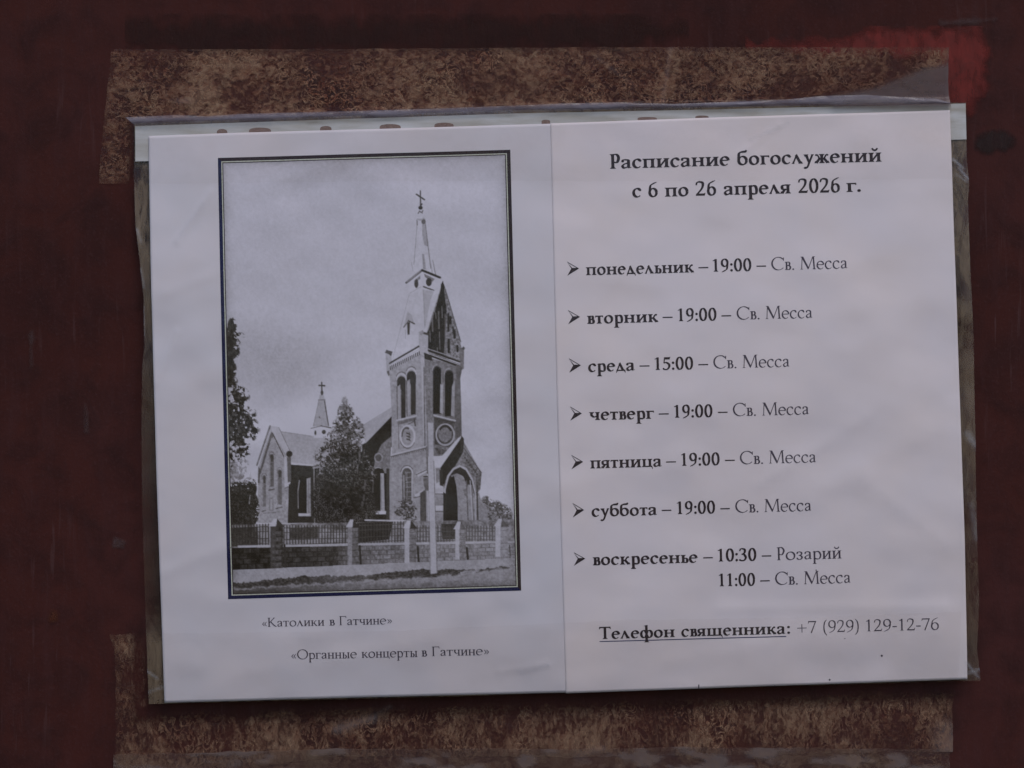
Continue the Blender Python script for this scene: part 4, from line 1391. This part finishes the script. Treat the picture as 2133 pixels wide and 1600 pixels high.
ROWS = [
    ((1181, 1205, 546.8, 574.8, 560.5), [('понедельник', 1, 1220, 1444.3, 574.3, 568.2), ('–', 1, 1453.6, 1474, 567.8, 567.3), ('19:00', 1, 1483.3, 1563.5, 567, 565.4), ('–', 1, 1574, 1594, 564.6, 564.2),
                                         ('Св.', 0, 1604.8, 1652, 563.6, 562.8), ('Месса', 0, 1664.8, 1762.3, 562.4, 560)]),
    ((1182.8, 1207, 647.3, 675.5, 661), [('вторник', 1, 1222.3, 1370, 675.3, 671.3), ('–', 1, 1379, 1399.7, 671, 670.6), ('19:00', 1, 1410.8, 1490.8, 669.8, 668.3), ('–', 1, 1501, 1521, 667.8, 667.4),
                                         ('Св.', 0, 1532.5, 1579.7, 666.3, 665.5), ('Месса', 0, 1592.3, 1689.2, 665, 663)]),
    ((1184.8, 1208.8, 747.5, 776, 761.4), [('среда', 1, 1224.5, 1320.8, 775, 772), ('–', 1, 1331, 1351.7, 771.8, 771.4), ('15:00', 1, 1362.5, 1442.3, 771, 769.6), ('–', 1, 1452.8, 1473.2, 769, 768.6),
                                           ('Св.', 0, 1484, 1531.7, 767.7, 767), ('Месса', 0, 1544.5, 1641.5, 766.5, 764.2)]),
    ((1187, 1211, 847.3, 875.5, 861.2), [('четверг', 1, 1226.5, 1361, 875, 871.7), ('–', 1, 1370.8, 1391.5, 871.2, 870.8), ('19:00', 1, 1402.6, 1482.2, 869.8, 868.3), ('–', 1, 1493.3, 1513.3, 867.8, 867.4),
                                         ('Св.', 0, 1524.5, 1571.8, 866.2, 865.6), ('Месса', 0, 1585, 1681.7, 865.2, 862.8)]),
    ((1189.5, 1213.5, 947.5, 976, 961.4), [('пятница', 1, 1228.7, 1376.5, 975, 971), ('–', 1, 1386, 1406.5, 970.6, 970.2), ('19:00', 1, 1417.3, 1497.2, 969.6, 968), ('–', 1, 1508, 1528.5, 967.4, 967),
                                           ('Св.', 0, 1539, 1586.8, 965.9, 965.2), ('Месса', 0, 1599.5, 1696.5, 964.6, 962.4)]),
    ((1192.3, 1215.5, 1047.3, 1076, 1061.2), [('суббота', 1, 1231.5, 1367, 1074.8, 1071.5), ('–', 1, 1377, 1397, 1071, 1070.6), ('19:00', 1, 1408.7, 1487.8, 1069.7, 1068), ('–', 1, 1498.5, 1518.2, 1067.6, 1067.2),
                                              ('Св.', 0, 1529.5, 1577.3, 1066.3, 1065.6), ('Месса', 0, 1589.8, 1686.8, 1065.2, 1062.8)]),
    ((1194.5, 1217.8, 1149.3, 1176.2, 1162), [('воскресенье', 1, 1234, 1451.8, 1175.7, 1170), ('–', 1, 1463, 1483, 1169.3, 1168.9), ('10:30', 1, 1493.5, 1573.6, 1168, 1166.3), ('–', 1, 1584.6, 1604.2, 1165.7, 1165.3),
                                              ('Розарий', 0, 1615.9, 1749.8, 1165.3, 1161.4)]),
    (None, [('11:00', 1, 1495.9, 1571, 1219.5, 1218.2), ('–', 1, 1581.6, 1601.4, 1217.4, 1217), ('Св.', 0, 1612.5, 1659.2, 1216.2, 1215.6), ('Месса', 0, 1672, 1768.4, 1214.9, 1212.2)]),
]
for arrow, words in ROWS:
    ln = words_mesh('schedule_line', [w_ + (26.6,) for w_ in words if w_[1]], M_BOLD, sched)
    wl = [w_ + (26.6,) for w_ in words if not w_[1]]
    ob = words_mesh('schedule_text', wl, M_REG, sched)
    ob.parent = ln
    if arrow:
        x0, x1, y0, y1, yt = arrow
        nx = x0 + (x1 - x0) * .40
        ring = [[(x0 - .6, y0 - 1), (x0 + 2.4, y0 + 3.2), (nx + 1.2, yt - .8), (nx - 1, yt)],
                [(x0 - .6, y0 - 1), (x1 + .5, yt - .2), (x1 - 3, yt - .7), (x0 + 2.0, y0 + 2.0)],
                [(nx - 1, yt), (nx + .2, yt - 1.3), (x1 - 3.2, yt - 1.6), (x1 + .5, yt - .2)],
                [(nx - 1, yt - .2), (x1 + .5, yt - .2), (x0 + .2, y1 + .6)]]
        bl = flat_polys('arrow_bullet', ring, M_BOLD, sched, 0.06)
        bl.parent = ln
ph = words_mesh('phone_line', [('Телефон', 1, 1247.3, 1404.4, 1329.2, 1324.6, 25.4), ('священника', 1, 1417.8, 1633.5, 1324.2, 1318.2, 25.4), (':', 1, 1637.4, 1643.4, 1318, 1317.8, 25.4)], M_BOLD, sched)
p2 = words_mesh('phone_number', [('+7', 0, 1658.4, 1698, 1316.6, 1315.6, 24.5), ('(929)', 0, 1712.6, 1786, 1315.2, 1313.2, 24.5), ('129-12-76', 0, 1801.8, 1952, 1313, 1309.4, 24.5)], M_REG, sched)
p2.parent = ph
up = [[(1248 + i * 19.35, 1333.2 - i * .525), (1248 + (i + 1) * 19.35, 1333.2 - (i + 1) * .525), (1248 + (i + 1) * 19.35, 1335 - (i + 1) * .525), (1248 + i * 19.35, 1335 - i * .525)] for i in range(20)]
ul = flat_polys('underline', up, M_UNDER, sched, 0.055)
ul.parent = ph
# small specks and the nick at the paper's lower edge
sp = [[(cx + r * math.cos(t), cy + r * math.sin(t)) for t in np.linspace(0, 2 * math.pi, 9)[:-1]] for cx, cy, r in [(1834, 1364, 2.2), (1726, 1414, 2.0), (1612, 1427, 1.5), (1757, 1328, 1.0), (1697, 1186, 1.4)]]
sp.append([(1453, 1424), (1455.5, 1424), (1455, 1433), (1453.5, 1433)])
for q_ in sp:
    flat_polys('speck', [q_], M_REG, sched, 0.06)

# ------------------------------------------------------------------ tapes
GRP = 'strips of clear tape holding the sleeve'


def sleeve_mask(px, py, grow=0.0):
    """1 over the sleeve, 0 beside it"""
    yt = np.interp(px, [p[0] for p in S_TOP], [p[1] for p in S_TOP])
    yb = np.interp(px, [p[0] for p in S_BOT], [p[1] for p in S_BOT])
    xl = np.interp(py, [p[1] for p in S_LEFT], [p[0] for p in S_LEFT])
    xr = np.interp(py, [p[1] for p in S_RIGHT], [p[0] for p in S_RIGHT])
    d = np.minimum(np.minimum(py - yt, yb - py), np.minimum(px - xl, xr - px))
    return d + grow


def edge_wob(pts, n, amp, seed, axis):
    q = polyline(pts, n)
    t = np.arange(n)
    q[:, axis] += amp * (fbm(t / 6.0, 0 * t, seed, 3) - 0.5) * 2
    return q


def tape(name, top, bottom, left, right, mat, label, drop, stuck_fn, haze_fn, nu=420, nv=80, base=0.18, over=0.95):
    PX, PY = coons(top, bottom, left, right, nu, nv)
    d = sleeve_mask(PX, PY)
    on = sstep(-drop, 2.0, d)                     # rises from the wall to the sleeve over 'drop'
    hgt = (1 - on) * (base + 0.5 * np.clip(fbm(PX / 40, PY / 40, 33, 3) - 0.5, 0, 1)) + on * (F(PX, PY) + over + 0.15 * (fbm(PX / 30, PY / 30, 34, 2) - 0.5))
    ob = sheet(name, PX, PY, hgt, mat)
    v_ = np.linspace(0, 1, nv)[:, None] * np.ones_like(PX)
    u_ = np.linspace(0, 1, nu)[None, :] * np.ones_like(PX)
    rim = np.minimum(np.minimum(v_, 1 - v_) * 280, np.minimum(u_, 1 - u_) * 1750) + 26 * (fbm(PX / 34, PY / 16, 77, 3) - 0.5)
    set_attr(ob, 'stuck', stuck_fn(PX, PY, d) * (0.30 + 0.70 * sstep(-6, 20, rim)))
    set_attr(ob, 'haze', haze_fn(PX, PY, d))
    tag(ob, label, 'tape', GRP)
    return ob


def stuck_up(px, py, d):
    off = sstep(-1.0, -16, d) * 1.0
    lifted = np.exp(-(np.clip(poly_sd(px, py, [(1730, 205), (1830, 190), (1930, 150), (1985, 140), (1985, 215), (1730, 216)]), 0, None) / 10) ** 2)
    w = off * (1 - .85 * lifted)
    w = w * (0.72 + 0.5 * fbm(px / 90, py / 60, 120, 3)) * np.interp(px, [200, 300, 1500, 1980], [0.92, 1.0, 1.0, 1.08])
    over = 0.035 * (d > -1) * sstep(20, 60, d) * sstep(.42, .62, fbm(px / 60, py / 40, 121, 3))
    return np.clip(w + over, 0, 1)


def haze_up(px, py, d):
    lifted = np.exp(-(np.clip(poly_sd(px, py, [(1740, 208), (1830, 190), (1930, 150), (1985, 140), (1985, 215), (1740, 216)]), 0, None) / 9) ** 2)
    base_ = 0.02 * (d < 0) + 0.0 * d
    fold = 0.5 * np.exp(-(seg_dist(px, py, (1398, 98), (1380, 210)) / 4.5) ** 2) + 0.28 * np.exp(-(seg_dist(px, py, (1240, 118), (1320, 178)) / 4) ** 2)
    fold = fold + 0.9 * np.exp(-((px - 385) / 18.0) ** 2 - ((py - 211) / 6.0) ** 2)
    edge = 0.35 * np.exp(-((px - 1976) / 4.0) ** 2) * (d < 0)
    return np.clip(base_ + 0.75 * lifted + fold + edge, 0, .95)


tape('tape_strip', edge_wob([(232, 106), (238, 102), (700, 102), (1300, 98), (1976, 99)], 420, 1.2, 200, 1),
     edge_wob([(206, 383), (360, 384), (800, 378), (1400, 378), (1990, 373)], 420, 1.6, 201, 1),
     edge_wob([(232, 106), (222, 200), (212, 290), (206, 383)], 80, 1.2, 202, 0), edge_wob([(1976, 99), (1975, 190), (1979, 215), (1995, 300), (1990, 373)], 80, 1.2, 203, 0),
     M_TAPE_A, 'wide clear tape strip mottled with brown glue across the top edge of the plastic sleeve', 16, stuck_up, haze_up)


def stuck_lo(px, py, d):
    off = sstep(-14, -34, d - 10 * (fbm(px / 30, py / 30, 131, 2) - .5))
    side = sstep(0, -12, d) * (px < 330) * (py < 1470) * (0.22 + 0.5 * sstep(1350, 1470, py))
    off = np.maximum(off, side)
    w = off * (0.62 + 0.7 * fbm(px / 80, py / 50, 130, 3))
    over = 0.025 * sstep(20, 60, d) * sstep(.45, .65, fbm(px / 60, py / 40, 132, 3))
    return np.clip(w + over, 0, 1)


def haze_lo(px, py, d):
    base_ = 0.02 * (d < 0) * sstep(-8, -40, d)
    sw = 0.7 * np.exp(-(seg_dist(px, py, (700, 1520), (775, 1495)) / 9) ** 2) + 0.5 * np.exp(-(seg_dist(px, py, (775, 1495), (812, 1472)) / 6) ** 2)
    sw = sw + 0.7 * np.exp(-(seg_dist(px, py, (1200, 1572), (1255, 1560)) / 6) ** 2)
    c = sstep(1925, 1975, px) * (d < -20) * sstep(1480, 1540, py) * 0.7
    return np.clip(base_ + sw + c, 0, .95)


tape('tape_strip', edge_wob([(226, 1322), (300, 1318), (800, 1312), (1300, 1290), (1700, 1284), (1998, 1272)], 420, 1.6, 210, 1),
     edge_wob([(240, 1640), (700, 1575), (1190, 1578), (1500, 1572), (1985, 1566)], 420, 2.5, 211, 1),
     edge_wob([(226, 1322), (240, 1360), (242, 1480), (240, 1640)], 80, 2.0, 212, 0), edge_wob([(1998, 1272), (1992, 1420), (1984, 1470), (1985, 1566)], 80, 1.5, 213, 0),
     M_TAPE_B, 'clear tape strip mottled with brown glue across the bottom edge of the plastic sleeve', 44, stuck_lo, haze_lo)

tape('tape_strip', edge_wob([(236, 1572), (700, 1560), (1190, 1560), (1500, 1556), (1978, 1562)], 300, 2.5, 220, 1),
     [(236, 1800), (1978, 1800)], [(236, 1572), (238, 1800)], [(1978, 1562), (1980, 1800)],
     M_TAPE_C, 'lowest clear tape strip with creased grey patches, overlapping the strip above it', 44,
     lambda px, py, d: np.clip(0.55 + 0.7 * (fbm(px / 90, py / 50, 140, 3) - .3), 0, 1),
     lambda px, py, d: np.clip(0.15 + 0.9 * sstep(.5, .75, fbm(px / 55, py / 22, 141, 3)), 0, .8), nu=300, nv=50, base=0.42)
